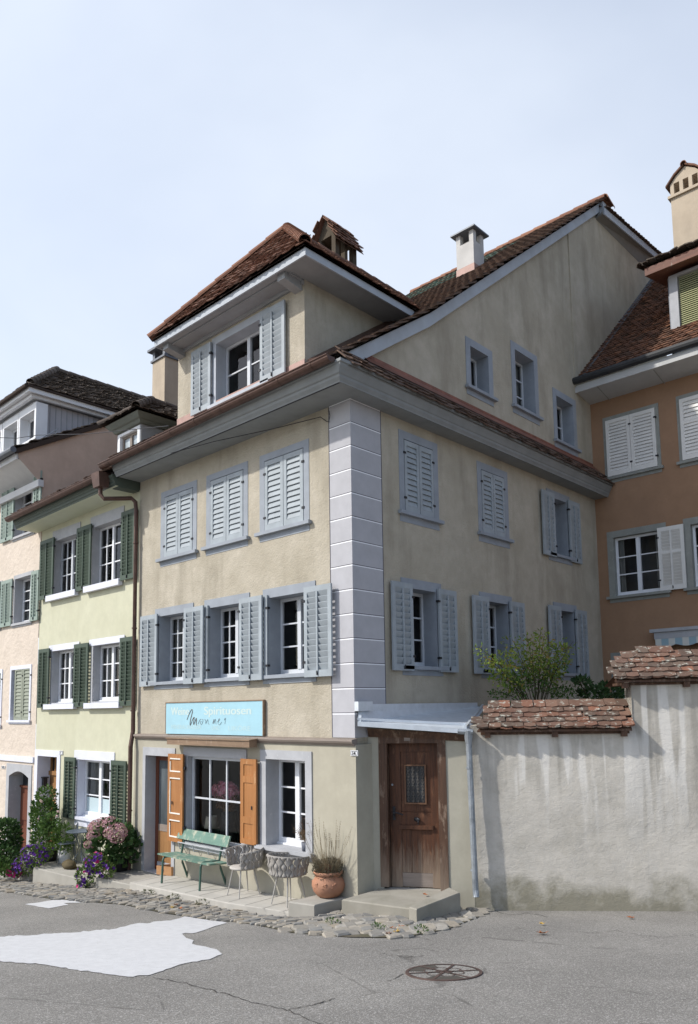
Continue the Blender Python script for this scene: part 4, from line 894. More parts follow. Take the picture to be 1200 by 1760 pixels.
V_ = Vector((-1.75, 0, 1.45)); vl = V_.length
tiles(c, e, (0, 1, 0), V_, 5.5, vl, .17, .12, keep=lambda u, v: v < vl and u > 1.55 * v / vl, th=.022, jit=1, rnd=random.Random(15))
V2_ = Vector((0, 1.55, 1.45)); vl2 = V2_.length
tiles(c, e - Vector((5, 0, 0)), (1, 0, 0), V2_, 5, vl2, .17, .12, keep=lambda u, v: v < vl2 and u < 5 - 1.75 * v / vl2, th=.022, jit=1, rnd=random.Random(17))
ridge(c, e + Vector((-.1, .1, .1)), ap + Vector((0, 0, .04)), .10, .26, 0); ridge(c, ap, rb, .09, .4, 0); c.tube([(-20, e.y - .04, e.z - .05), (e.x, e.y - .04, e.z - .05)], .055, 8, 1)
c.box((e.x - .12, e.y, e.z - .06), (e.x + .03, 5.5, e.z - .01), 1)
c.build('dormer_roof', [M_['tilegrey'], M_['roofbase']], HP)
c = MB(); A0 = hit(74, 752, (-11.5, 0, 0), (1, 0, 0)); A1 = hit(100, 737, (-11.5, 0, 0), (1, 0, 0)); A2 = hit(98, 743, (-11.5, 0, 0), (1, 0, 0))
c.tube([A0, A1], .015, 6); c.tube([A0 + Vector((0, .2, -.02)), A2], .015, 6); c.tube([A0, A0 + Vector((0, .4, -.1))], .012, 6); c.build('antenna', [M_['zincp']], HP)

# ================================================================== brown house
by = 8.42
FW = Fr((0, by, 0), (1, 0, 0))
HBr = thing('brown_house', 'ochre brown house with white shutters set back at the right edge', 'house', (4, 12, 0))
bh = []; GS = M_['gstone']; WS = M_['wshut']
for (su, z0, z1, n_) in (((.295, 1.63), 8.06, 9.67, 0), ((2.03, 3.36), 8.05, 9.69, 1)):
    op = (su[0] + .13, su[1] - .13, z0 + .13, z1 - .13)
    w, q = window(HBr, FW, op, (.13, .13, .13), .012, .2, (.14, 2, 1, 2), .07, smat=GS, cmat=M_['white']); bh.append(q); m_ = (op[0] + op[1]) / 2
    for a, b in ((op[0] - .05, m_ - .004), (m_ + .004, op[1] + .05)): add_shutter(w, FW, a, b, op[2] + .02, op[3] + .03, .016, WS, n=17, rod=False, midrail=bool(n_), hinge=1)
for (su, cs) in (((.235, 1.62), 0), ((2.0, 3.4), 0)):
    op = (su[0] + .17, su[1] - .13, 5.36, 6.75)
    w, q = window(HBr, FW, op, (.15, .15, .14), .012, .22, (.10, 2, 1, 3, .055), .09, smat=GS, cmat=M_['white']); bh.append(q)
    if not cs: add_shutter(w, FW, op[1] - .02, op[1] + .55, 5.36, 6.78, .05, WS, n=20, midrail=True, hinge=-1)
op = (.36, 1.5, 2.6, 3.92); w, q = window(HBr, FW, op, (.16, .14, .14), .012, .22, (.12, 2, 1, 2, .055), .09, smat=GS, cmat=M_['white']); bh.append(q)
sheet(FW, [(-.1, .0), (9, .0), (9, 10.1), (-.1, 10.1)], bh).build('wall', M_['brown'], HBr)
eo = .72; ezb, ezt = 10.17, 10.52
c = MB(); c.mesh([(-.12, by - eo, ezb + .04), (9, by - eo, ezb + .0), (9, by + .02, 10.06), (-.12, by + .02, 10.10)], [(0, 3, 2, 1)]); c.box((-.12, by - eo - .03, ezb), (9, by - eo, ezb + .17))
for k in range(6): xx = .5 + k * 1.3; c.mesh([(xx, by - eo + .01, ezb + .035), (xx + .02, by - eo + .01, ezb + .035), (xx + .02, by - .01, 10.055), (xx, by - .01, 10.055)], [(0, 3, 2, 1)], 1)
c.build('eaves_soffit', [paint('pale_grey_soffit', (.46, .46, .45), .7, .06), M_['gstone']], HBr)
brs = .92; broof = lambda y: 10.48 + brs * (y - (by - eo))
c = MB(); c.mesh([(-.25, by - eo - .02, broof(by - eo - .02) - .03), (9, by - eo - .02, broof(by - eo - .02) - .03), (9, 15, broof(15) - .03), (-.25, 15, broof(15) - .03)], [(0, 1, 2, 3)], 1)
V_ = Vector((0, 1, brs)); tiles(c, (-.15, by - eo - .06, broof(by - eo - .06)), (1, 0, 0), V_, 6.2, 9.4, .155, .145, keep=lambda u, v: not (u > 2.0 and 1.45 < v < 4.5), th=.02, jit=.8, rnd=random.Random(21))
c.build('roof', [M_['tilebr'], M_['roofbase']], HBr)
c = MB(); c.tube([(-.2, by - eo - .08, 10.44), (9, by - eo - .08, 10.40)], .085, 10); c.build('gutter', [paint('dark_gutter_paint', (.035, .036, .038), .6, .2)], HBr)
c = MB(); fl = [(.035, by - eo - .1, broof(by - eo - .1) + .02), (.22, by - eo - .1, broof(by - eo - .1) + .06), (.22, 14, broof(14) + .06), (.035, 14, broof(14) + .10)]
c.mesh(fl + [(p[0], p[1], p[2] - .05) for p in fl], [(0, 1, 2, 3), (0, 4, 5, 1), (1, 5, 6, 2)]); c.build('verge_flashing', [M_['lead']], HBr)
# dormer
dyb = 8.62; FDb = Fr((0, dyb, 0), (1, 0, 0)); bx0 = FDb.px(1151, 540)[0]
bz0, bz1 = 11.18, 12.62
w, q = window(HBr, FDb, (bx0 + .22, bx0 + 1.5, bz0 + .1, bz1 - .05), (.19, .07, .10), .02, .2, None, .04, smat=M_['gstone2'], name='window')
c = MB(); o = (bx0 + .24, bx0 + 1.48, bz0 + .12, bz1 - .06)
for k in range(26):
    zz = o[2] + (o[3] - o[2]) * k / 26; c.mesh([FDb.p(o[0], -.02, zz + .004), FDb.p(o[1], -.02, zz + .004), FDb.p(o[1], -.055, zz + .05), FDb.p(o[0], -.055, zz + .05)], [(0, 1, 2, 3)])
c.build('blind', [paint('yellow_green_blind', (.40, .40, .22), .5, .05)], w)
c = MB(); c.fbox(FDb, bx0 + .2, bx0 + 1.5, -.16, -.15, bz0, bz1); c.build('pane', [M_['pane']], w)
c = MB(); c.box((bx0, dyb + .01, bz0 - .4), (bx0 + .05, 12, bz1)); c.box((bx0 + 1.7, dyb + .01, bz0 - .4), (bx0 + 1.75, 12, bz1)); c.build('dormer_wall', [M_['lead']], HBr)
c = MB(); c.hexa([(bx0 - .35, dyb - .42, bz1 + .02), (bx0 + 2.4, dyb - .42, bz1 + .02), (bx0 + 2.4, 12, bz1 + .9), (bx0 - .35, 12, bz1 + .9), (bx0 - .35, dyb - .42, bz1 + .20), (bx0 + 2.4, dyb - .42, bz1 + .20), (bx0 + 2.4, 12, bz1 + 1.2), (bx0 - .35, 12, bz1 + 1.2)])
c.build('dormer_fascia', [wood('peeling_red_fascia', (.20, .085, .055), (.12, .055, .04), grain=(.8, 8, 8), wear=(.32, .27, .22), wf=.6)], HBr)
c = MB(); tiles(c, (bx0 - .42, dyb - .52, bz1 + .26), (1, 0, 0), Vector((0, 1, .30)), 3.0, 3.2, .17, .15, th=.024, jit=1, rnd=random.Random(22)); ridge(c, (bx0 - .42, dyb - .5, bz1 + .26), (bx0 - .42, 11.5, bz1 + 1.2), .07, .35, 0)
c.build('dormer_roof', [M_['tilegrey'], M_['roofbase']], HBr)
# chimney with a small gabled cap
cy = 10.6; p = lambda x, y: hit(x, y, (0, cy, 0), (0, 1, 0)); L_ = p(1157, 400); T_ = p(1157, 341); cw = .78
c = MB(); c.box((L_.x, cy, 11.5), (L_.x + cw, cy + .8, T_.z)); c.box((L_.x - .06, cy - .06, T_.z), (L_.x + cw + .06, cy + .86, T_.z + .07))
sz = p(1157, 316).z
for k in range(4): xx = L_.x + (cw - .09) * k / 3; c.box((xx, cy, T_.z + .07), (xx + .09, cy + .1, sz)); c.box((xx, cy + .7, T_.z + .07), (xx + .09, cy + .8, sz))
c.box((L_.x, cy + .3, T_.z + .07), (L_.x + .09, cy + .5, sz)); c.box((L_.x + cw - .09, cy + .3, T_.z + .07), (L_.x + cw, cy + .5, sz))
c.prism([(L_.x, cy, sz), (L_.x + cw, cy, sz), (L_.x + cw * .80, cy, sz + .17), (L_.x + cw / 2, cy, sz + .33), (L_.x + cw * .20, cy, sz + .17)], (0, .8, 0))
k = c.build('chimney', [M_['chim']], HBr)
c = MB()
xm = L_.x + cw / 2
for sx in (-1, 1):
    prs = [(xm + sx * .02, sz + .36), (xm + sx * cw * .34, sz + .20), (xm + sx * (cw * .5 + .1), sz - .04)]
    for (xa, za), (xb, zb) in zip(prs, prs[1:]): c.hexa([(xa, cy - .06, za - .02), (xb, cy - .06, zb - .02), (xb, cy + .86, zb - .02), (xa, cy + .86, za - .02), (xa, cy - .06, za + .03), (xb, cy - .06, zb + .03), (xb, cy + .86, zb + .03), (xa, cy + .86, za + .03)])
ridge(c, (xm, cy - .08, sz + .35), (xm, cy + .86, sz + .35), .07, .3)
c.build('chimney_roof', [M_['tilered']], k)
# awning cassette
u0 = FW.px(1118, 1083, .25)[0]; za, zb = FW.px(1130, 1083, .25)[1], FW.px(1130, 1101, .25)[1]
c = MB(); c.fbox(FW, u0, u0 + 3.2, .02, .30, za - .05, za + .02); c.fbox(FW, u0 + .08, u0 + 3.1, .03, .26, za - .2, za - .051)
aw = c.build('awning', [M_['gstone2']], HBr)
def stripe():
    m, nt, b = nmat('striped_awning_cloth'); t = NT(nt); t.col(b, t.ramp(t.math('FRACT', t.math('MULTIPLY', t.sep(0), 3.4)), [(.45, (.60, .60, .55)), (.5, (.30, .42, .47))])); b.inputs['Roughness'].default_value = .9; return m
c = MB(); N = 60; vs = []
for k in range(N + 1):
    u = u0 + .1 + 2.9 * k / N; zl = za - .33 - .05 * abs(math.sin(k / N * 2.9 / .45 * math.pi)); vs += [FW.p(u, .255, za - .2), FW.p(u, .255, zl)]
c.mesh(vs, [(2 * k + 1, 2 * k + 3, 2 * k + 2, 2 * k) for k in range(N)]); c.build('valance', [stripe()], aw)

# ================================================================== entrance porch (lean-to with the old door)
def dirf(deg): a = R_(deg); d = RGT * math.cos(a) - FWD * math.sin(a); return Vector((d.x, d.y, 0)).normalized()
FE = Fr((.06, .31, 0), dirf(14))
PO = thing('entrance_porch', 'small plastered lean-to porch with old wooden door and zinc roof at the house corner', 'porch', FE.p(.7, -.3, 0))
s0, s1 = FE.px(653, 1400)[0], FE.px(769, 1400)[0]; dzb, dzt = .255, FE.px(700, 1262)[1]
se = FE.px(812, 1400)[0]
sheet(FE, [(-.12, -.6), (se, -.6), (se, 2.58), (-.12, 2.62)], [(s0 + .05, s1 - .05, -.3, dzt - .05)]).build('wall', M_['annex'], PO)
c = MB(); jw = .125
c.fbox(FE, s0, s0 + jw, -.18, .015, dzb, dzt - .135); c.fbox(FE, s1 - jw, s1, -.18, .015, dzb - .06, dzt - .135); c.fbox(FE, s0, s1, -.18, .022, dzt - .134, dzt); c.fbox(FE, s0 + .4, s0 + .49, .022, .027, dzt - .10, dzt - .03, 1)
df = c.build('door_frame', [M_['dwood2'], M_['lwood']], PO)
c = MB(); l0, l1 = s0 + jw + .003, s1 - jw - .003; ld = -.13
zl0, zl1 = dzb - .02, dzt - .137
c.fbox(FE, l0, l1, ld - .05, ld, zl0, zl1)
p0, p1 = FE.px(690.5, 1400, ld)[0], FE.px(742, 1400, ld)[0]
zz = lambda y: FE.px(716, y, ld)[1]
c.fbox(FE, l0 + .01, p0, ld, ld + .02, zl0, zl1); c.fbox(FE, p1, l1 - .01, ld, ld + .02, zl0, zl1)
c.fbox(FE, p0, p1, ld, ld + .02, zz(1292), zl1)
for k in range(2): a = p0 + (p1 - p0) * k / 2; c.fbox(FE, a + .003, a + (p1 - p0) / 2 - .003, ld, ld + .008, zz(1395), zz(1293))
c.fbox(FE, p0, p1, ld, ld + .014, zz(1418), zz(1396)); c.fbox(FE, p0 - .03, p1 + .03, ld + .001, ld + .05, zz(1425), zz(1418))
for k in range(3): a = p0 + (p1 - p0) * k / 3; c.fbox(FE, a + .002, a + (p1 - p0) / 3 - .002, ld, ld + .010, zz(1500), zz(1426))
c.fbox(FE, p0, p1, ld, ld + .012, zl0 + .01, zz(1500) - .004, 1)
dl = c.build('door_leaf', [M_['dwood'], M_['lwood']], PO)
g0, g1, gz0, gz1 = FE.px(696, 1350, ld)[0], FE.px(733.5, 1350, ld)[0], zz(1382), zz(1314)
c = MB(); e = .022
c.fbox(FE, g0, g0 + e, ld + .008, ld + .035, gz0, gz1); c.fbox(FE, g1 - e, g1, ld + .008, ld + .035, gz0, gz1); c.fbox(FE, g0 + e, g1 - e, ld + .008, ld + .035, gz0, gz0 + e); c.fbox(FE, g0 + e, g1 - e, ld + .008, ld + .035, gz1 - e, gz1)
c.build('grille_frame', [wood('grille_frame_wood', (.19, .10, .055), (.12, .06, .035))], dl)
c = MB(); c.fbox(FE, g0 + e, g1 - e, ld + .009, ld + .011, gz0 + e, gz1 - e); c.build('pane', [M_['pane']], dl)
c = MB(); gw_ = g1 - g0 - 2 * e; gh_ = gz1 - gz0 - 2 * e
for k in range(4):
    uc = g0 + e + gw_ * (k + .5) / 4; c.tube([FE.p(uc, ld + .02, gz0 + e), FE.p(uc, ld + .02, gz1 - e)], .0035, 5)
    for r in range(6):
        zc = gz0 + e + gh_ * (r + .5) / 6
        for sgn in (-1, 1):
            if (r + k) % 2 == 0 or True: c.tube([FE.p(uc + sgn * (.004 + .017 * math.sin(t_ * .7)), ld + .02, zc + (-1) ** r * (.035 * math.cos(t_ * .75))) for t_ in range(0, 7)], .003, 4)
c.build('iron_grille', [paint('weathered_iron', (.13, .12, .11), .5, .2)], dl)
c = MB(); hu, hz = l0 + .07, zz(1397); c.fbox(FE, hu - .02, hu + .02, ld + .02, ld + .03, hz - .11, hz + .09); c.tube([FE.p(hu, ld + .03, hz), FE.p(hu, ld + .08, hz), FE.p(hu + .06, ld + .085, hz + .005), FE.p(hu + .15, ld + .08, hz - .025)], .011, 6); c.tube([FE.p(hu, ld + .03, hz - .04), FE.p(hu, ld + .06, hz - .045)], .014, 8)
c.build('door_handle', [M_['iron']], dl)
c = MB(); uc = (p0 + p1) / 2; c.blob(FE.p(uc, ld + .02, zz(1408)), .065, .02, .032, jit=.1); c.tube([FE.p(uc + .03, ld + .03, zz(1408)), FE.p(uc + .03, ld + .045, zz(1413)), FE.p(uc + .03, ld + .04, zz(1416))], .012, 6); c.build('letter_knocker', [M_['iron']], dl); c = MB(); c.tube([FE.p(l0 + .05, ld + .02, zz(1349)), FE.p(l0 + .05, ld + .03, zz(1349))], .016, 10); c.build('lock_cylinder', [M_['zincp']], dl)
# zinc roof
zr = [FE.p(-.33, .17, FE.px(616, 1243, .17)[1]), FE.p(FE.px(806, 1255, .17)[0], .17, FE.px(806, 1255, .17)[1]), Vector((.02, 2.35, 2.93)), Vector((.02, .12, 2.90))]
zr[0] = hit(615, 1240, FE.p(0, .30, 0), FE.n); zr[1] = hit(806, 1253, FE.p(0, .12, 0), FE.n); q_ = FB.px(834, 1214); zr[2] = Vector((.02, q_[0], q_[1])); q_ = FB.px(617, 1220); zr[3] = Vector((.02, .06, q_[1]))
c = MB(); t_ = Vector((0, 0, -.015)); c.mesh(zr + [p_ + t_ for p_ in zr], [(0, 1, 2, 3), (4, 7, 6, 5), (0, 4, 5, 1), (1, 5, 6, 2)])
up = Vector((0, 0, .04))
for k, f in enumerate((.02, .97)):
    a = zr[0].lerp(zr[1], f); b = zr[3].lerp(zr[2], f); nn = (zr[1] - zr[0]).normalized() * .018
    c.hexa([a - nn, a + nn, b + nn, b - nn, a - nn + up, a + nn + up, b + nn + up, b - nn + up])
dn = Vector((0, 0, -.07)); fn = FE.n * .012
a, b = zr[0], zr[1]; c.hexa([a + dn, b + dn, b + dn + fn, a + dn + fn, a, b, b + fn, a + fn]); 
a2, b2 = a.lerp(zr[3], .12), b.lerp(zr[2], .12); u3 = Vector((0, 0, .035)); c.hexa([a2, b2, b2 + FE.n * .02, a2 + FE.n * .02, a2 + u3, b2 + u3, b2 + FE.n * .02 + u3, a2 + FE.n * .02 + u3])
c.fbox(FB, .06, 3.2, .019, .028, 2.80, 2.96); c.fbox(FB, -.02, .3, .02, .10, 2.86, 3.0)
c.build('zinc_roof', [M_['zinc']], PO)
c = MB(); bt = zr[0].z - .08; a = FE.p(.0, .03, 0); c.hexa([FE.p(-.05, -.10, bt - .16), FE.p(se, -.10, bt - .24), FE.p(se, .02, bt - .24), FE.p(-.05, .02, bt - .16), FE.p(-.05, -.10, bt - .03), FE.p(se, -.10, bt - .11), FE.p(se, .09, bt - .13), FE.p(-.05, .09, bt - .03)])
c.build('roof_beam', [M_['dwood2']], PO)
c = MB(); gx = zr[1]; dps = FE.px(809.5, 1400, .10)[0]; ztp = FE.px(809, 1262, .1)[1]
gd0 = FE.p(dps, .10, ztp); bot = FE.px(818, 1544, .12)
c.tube([gx + Vector((0, 0, -.03)) - FE.u * .16, gx + Vector((0, 0, -.045)) + FE.u * .06], .045, 8)
c.tube([gd0 + Vector((0, 0, .05)), gd0 - Vector((0, 0, .14))], .075, 12, r1=.046); c.tube([gd0 - Vector((0, 0, .13)), FE.p(bot[0], .12, bot[1] + .12), FE.p(bot[0] + .01, .15, bot[1] + .02)], .045, 12)
for zz_ in (2.0, .55): c.tube([FE.p(dps + (.02 if zz_ < 1 else 0), .105, zz_), FE.p(dps + (.02 if zz_ < 1 else 0), .105, zz_ + .025)], .052, 12)
o = c.build('downpipe', [M_['zincp']], smooth=False, base=FE.p(bot[0], .12, bot[1])); tag(o, 'grey zinc downpipe between the porch and the white lane wall', 'downpipe')
# ================================================================== lane wall
FL = Fr(FE.p(se, -.005, 0), dirf(9))
LWT = thing('lane_wall', 'stained white lane wall with tiled coping that steps up on the right', 'wall', FL.p(3, -.2, 0))
sstep = FL.px(1087, 1230)[0]; L = 9.0
ztl, ztu = FL.px(900, 1252)[1] + .05, FL.px(1120, 1166)[1] + .05
c = sheet(FL, [(.0, -.6), (L, -.6), (L, ztu), (sstep, ztu), (sstep, ztl), (0, ztl)], [])
import bmesh
# give the plaster some real unevenness: subdivide and push
c2 = MB(); nU, nZ = 150, 60; rn = random.Random(5)
from mathutils import noise as mn
def wgrid(ua, ub, za, zb, nu, nz):
    vs = []
    for a in range(nu + 1):
        for k in range(nz + 1):
            u = ua + (ub - ua) * a / nu; z = za + (zb - za) * k / nz
            vs.append(FL.p(u, mn.noise(Vector((u * .9, z * .9, 1))) * .02 + mn.noise(Vector((u * 4, z * 5, 3))) * .006, z))
    n1 = nz + 1
    c2.mesh(vs, [(i * n1 + k, (i + 1) * n1 + k, (i + 1) * n1 + k + 1, i * n1 + k + 1) for i in range(nu) for k in range(nz)])
wgrid(0, L, -.6, ztl, 160, 60); wgrid(sstep, L, ztl, ztu, 110, 14)
c2.fbox(FL, sstep, L, -.5, -.06, -.4, ztu); c2.fbox(FL, .02, sstep, -.5, -.06, -.4, ztl)
c2.face([FL.p(sstep, 0, ztl), FL.p(sstep, 0, ztu), FL.p(sstep, -.5, ztu), FL.p(sstep, -.5, ztl)]); c2.face([FL.p(0, 0, -.4), FL.p(0, -.5, -.4), FL.p(0, -.5, ztl), FL.p(0, 0, ztl)])
c2.build('wall_body', M_['lane'], LWT, smooth=True)
def coping(ya_l, xe0, xe1, xr0, yr, endcut, seed):
    de, dr = .15, -.42
    ue0, ze = FL.px(xe0, ya_l, de); ue1 = FL.px(xe1, ya_l, de)[0] if xe1 else L
    ur0, zr_ = FL.px(xr0, yr, dr)
    O = FL.p(ue0, de, ze); V = FL.p(0, dr, zr_) - FL.p(0, de, ze); vl = V.length; cut = ur0 - ue0
    c = MB(); k_ = cut / vl
    tiles(c, O, FL.u, V, ue1 - ue0, vl, .17, .125, keep=lambda u, v: v < vl - .02 and u > cut * v / vl - .1, th=.015, jit=.7, rnd=random.Random(seed), m=0)
    tiles(c, O - Vector((0, 0, .02)) + FL.n * .0, FL.u, V, ue1 - ue0, .13, .17, .125, th=.015, jit=.7, rnd=random.Random(seed + 1), m=0)
    q = [FL.p(ue0, de - .02, ze - .03), FL.p(ue1, de - .02, ze - .03), FL.p(ue1, dr, zr_ - .03), FL.p(ur0, dr, zr_ - .03)]
    c.mesh(q + [p_ - Vector((0, 0, .03)) for p_ in q], [(0, 1, 2, 3), (4, 7, 6, 5), (0, 4, 5, 1), (1, 5, 6, 2), (3, 7, 4, 0)], 1)
    c.face([FL.p(ue0, -.9, ze - .1), FL.p(ur0, dr, zr_ - .02), FL.p(ue1, dr, zr_ - .02), FL.p(ue1, -.9, ze - .1)], 1)
    n = int((ue1 - ue0) / .85)
    for k in range(n + 1):
        uu = ue0 + .15 + (ue1 - ue0 - .25) * k / max(1, n); c.fbox(FL, uu - .04, uu + .04, .0, de - .04, ze - .14, ze - .062, 1)
    c.fbox(FL, ue0 + .05, ue1 - .02, -.4, .04, ze - .1, ze - .064, 1)
    c.build('tile_coping', [M_['tilecop'], M_['dwood2']], LWT)
coping(1252, 820, 1087, 868, 1206, True, 31)
coping(1166, 1057, None, 1092, 1119, True, 41)

# ================================================================== steps, pavements
def slab(name, pts, thick, mat, label, cat='step', parent=None, jit=.0):
    """pts: (x,y,z) top polygon"""
    c = MB(); P = [Vector(p) for p in pts]; n = len(P); bv = .015
    cen = sum(P, Vector()) / n
    top = [p + (cen - p).normalized() * bv * 1.4 for p in P]; mid = [p - Vector((0, 0, bv)) for p in P]; bot = [p - Vector((0, 0, thick)) for p in P]
    c.mesh(top + mid + bot, [tuple(range(n))] + [(n + i, n + (i + 1) % n, (i + 1) % n, i) for i in range(n)] + [(2 * n + i, 2 * n + (i + 1) % n, n + (i + 1) % n, n + i) for i in range(n)])
    o = c.build(name, [mat], parent, base=(cen.x, cen.y, cen.z))
    if label: tag(o, label, cat)
    return o
tz = lambda x: -.185 + .034 * (x + 5)
def T(x, y): return (x, y, tz(x))
fx = [zhit(x, y, tz(X)) for x, y, X in ((223, 1516.5, -4.95), (310, 1535, -3.3), (392, 1552.5, -2.2))]
terr = [(p.x, p.y, tz(p.x)) for p in fx]; pr = zhit(497, 1569, tz(-1.0))
slab('terrace', [T(-5.0, -.055)] + terr + [(pr.x, pr.y, tz(pr.x))] + [T(-.60, -.055)], .22, M_['conc2'], 'low pale paved terrace in front of the shop window', 'terrace')
c = MB()   # joints of the terrace
for k in range(11):
    x = -4.85 + k * .40; c.mesh([(x, -.06, tz(x) + .002), (x + .012, -.06, tz(x) + .002), (x + .04, -.80, tz(x) + .003), (x + .028, -.80, tz(x) + .003)], [(3, 2, 1, 0)])
o = c.build('paving_joint', [flat('dark_joint', (.16, .15, .135), .9)], bpy.data.objects['terrace'])
q0, q1, q2 = zhit(496, 1549.7, .13), zhit(540, 1556, .13), zhit(587, 1540.5, .13)
slab('stone_block', [(q0.x, q0.y, .13), (q1.x, q1.y, .13), (q2.x + .1, q2.y - .02, .13), (.12, -.055, .13), (-.62, -.055, .13)], .32, M_['conc'], 'grey stone step under the terracotta pot', 'step')
e = [zhit(x, y, .235) for x, y in ((587.5, 1546), (704, 1561.5), (772, 1531))]
dth = FE.p(s0 - .02, .02, .235)
slab('door_step', [tuple(e[0]), tuple(e[1]), tuple(FE.p(s1 - .02, .03, .235)), tuple(FE.p(.05, .03, .235)), (e[0].x - .0, .26, .235)], .36, M_['concold'], 'worn concrete doorstep in front of the old wooden door', 'step')
k0, k1 = zhit(703, 1559, .32), zhit(773, 1525, .32); k2 = zhit(791, 1534, .32); k3 = zhit(716, 1563, .32)
slab('kerb_stone', [tuple(k0), tuple(k3), tuple(k2), tuple(k1)], .46, M_['concold'], 'narrow raised kerb along the right side of the doorstep', 'kerb')
c = MB(); c.fbox(FE, s0, s1 + .02, -.18, .029, -.3, dzb - .03); c.build('threshold', [M_['conc']], PO)
z2 = -.245
a = [zhit(165, 1508, z2), zhit(222, 1520, z2)]
slab('shop_step', [(a[0].x, a[0].y, z2), (a[1].x + .1, a[1].y, z2), (-5.02, -.055, z2), (-6.3, -.035, z2)], .24, M_['conc'], 'smooth grey concrete step in front of the shop door', 'step')
z1 = -.40
a = [zhit(57, 1491, z1), zhit(134, 1509.5, z1)]
slab('green_house_step', [(a[0].x, a[0].y, z1), (a[1].x, a[1].y, z1), (-6.0, -.9, z1), (-6.0, -.0, z1), (-9.6, -.0, z1)], .34, M_['conc'], 'long concrete step with cafe table in front of the green house', 'step')
z0_ = -.60
slab('green_house_landing', [(-10.9, -.75, z0_), (-9.0, -.9, z0_), (-9.0, .02, z0_), (-10.9, .02, z0_)], .5, M_['conc'], 'lower concrete landing at the wooden door of the green house', 'step')
# cobbles
ptsx = [(40, 1500), (62, 1506), (133, 1521), (166, 1522), (222, 1530), (300, 1548), (392, 1562), (497, 1580), (540, 1583), (588, 1567), (712, 1585), (790, 1541), (820, 1549), (858, 1552), (835, 1572), (770, 1598), (690, 1613), (600, 1612), (500, 1604), (400, 1585), (330, 1577), (280, 1570), (215, 1556), (140, 1550), (90, 1546), (0, 1532), (-60, 1520), (-60, 1496)]
poly = [ghit(x, y) for x, y in ptsx]
ground_patch('cobble_bed', ptsx, M_['dirt'], .010).build('cobble_bed', M_['dirt'], kind='structure')
def inside(p, poly):
    r = False; j = len(poly) - 1
    for i in range(len(poly)):
        a, b = poly[i], poly[j]
        if (a.y > p.y) != (b.y > p.y) and p.x < (b.x - a.x) * (p.y - a.y) / (b.y - a.y) + a.x: r = not r
        j = i
    return r
rn = random.Random(77); c = MB(); cell = {}
xs0, xs1 = min(p.x for p in poly), max(p.x for p in poly); ys0, ys1 = min(p.y for p in poly), max(p.y for p in poly)
ang = R_(58); ux_, uy_ = Vector((math.cos(ang), math.sin(ang), 0)), Vector((-math.sin(ang), math.cos(ang), 0))
step_l, step_w = .155, .062
for i in range(-130, 130):
    off = rn.uniform(0, 1)
    for j in range(-80, 110):
        p = ux_ * ((j + off) * step_l) + uy_ * (i * step_w) + Vector((-4, -.8, 0)) + Vector((rn.uniform(-.02, .02), rn.uniform(-.02, .02), 0))
        if not (xs0 < p.x < xs1 and ys0 < p.y < ys1) or not inside(p, poly): continue
        if rn.random() < .05: continue
        big = p.x > .4
        a_ = rn.uniform(-.16, .16); U = (ux_ * math.cos(a_) + uy_ * math.sin(a_)); Vv = (uy_ * math.cos(a_) - ux_ * math.sin(a_))
        l_, w_ = step_l * rn.uniform(.40, .56), step_w * rn.uniform(.42, .58); 
        if big: 
            if i % 3: continue
            l_ *= 1.1; w_ *= 3.1
        zt = h(p.x, p.y) + rn.uniform(.018, .045); tx, ty = rn.uniform(-.10, .10), rn.uniform(-.12, .12)
        vs = []
        for (sx, sy) in ((-1, -1), (0, -1.12), (1, -.9), (1.1, 0), (1, 1), (0, 1.1), (-1, .92), (-1.12, 0)):
            sx *= rn.uniform(.82, 1.1); sy *= rn.uniform(.82, 1.1); vs.append((sx, sy))
        top = [p + U * (x * l_ * .82) + Vv * (y * w_ * .80) + Vector((0, 0, zt - p.z + x * l_ * tx + y * w_ * ty)) for x, y in vs]
        md = [p + U * (x * l_) + Vv * (y * w_) + Vector((0, 0, zt - p.z - .014 + x * l_ * tx)) for x, y in vs]
        bt = [q - Vector((0, 0, .06)) for q in md]
        c.mesh(top + md + bt, [tuple(range(8))] + [(8 + q, 8 + (q + 1) % 8, (q + 1) % 8, q) for q in range(8)] + [(16 + q, 16 + (q + 1) % 8, 8 + (q + 1) % 8, 8 + q) for q in range(8)])
o = c.build('cobblestones', [M_['cobble']], kind='stuff'); tag(o, 'strip of flat slate cobbles between the asphalt and the house steps', 'cobbles')
# ================================================================== signs and small fixings
def text_mb(body, size, fr, u, d, z, wid=None, ext=.002, bold=.0, align='LEFT', m=0, mb=None, spacing=1.0):
    cu = bpy.data.curves.new('t', 'FONT'); cu.body = body; cu.size = size; cu.extrude = 0; cu.offset = bold; cu.space_character = spacing
    to = bpy.data.objects.new('t', cu); COL.objects.link(to); bpy.context.view_layer.update()
    me = bpy.data.meshes.new_from_object(to.evaluated_get(bpy.context.evaluated_depsgraph_get()))
    xs_ = [v.co.x for v in me.vertices]; k = (wid / (max(xs_) - min(xs_))) if wid else 1; x0 = min(xs_)
    mb = mb or MB()
    mb.mesh([fr.p(u + (v.co.x - x0) * k, d, z + v.co.y) for v in me.vertices], [tuple(p.vertices) for p in me.polygons], m)
    bpy.data.objects.remove(to); bpy.data.curves.remove(cu); bpy.data.meshes.remove(me); return mb
SG = thing('shop_sign', 'light blue painted shop sign with faded lettering above the shop window', 'sign', FA.p(-3.57, .05, 2.46))
c = MB(); su0, su1, sz0, sz1 = -5.04, -2.09, 2.462, 3.05
c.fbox(FA, su0, su1, .01, .05, sz0, sz1)
c.build('board', [paint('sky_blue_sign_paint', (.335, .55, .63), .6, .05)], SG)
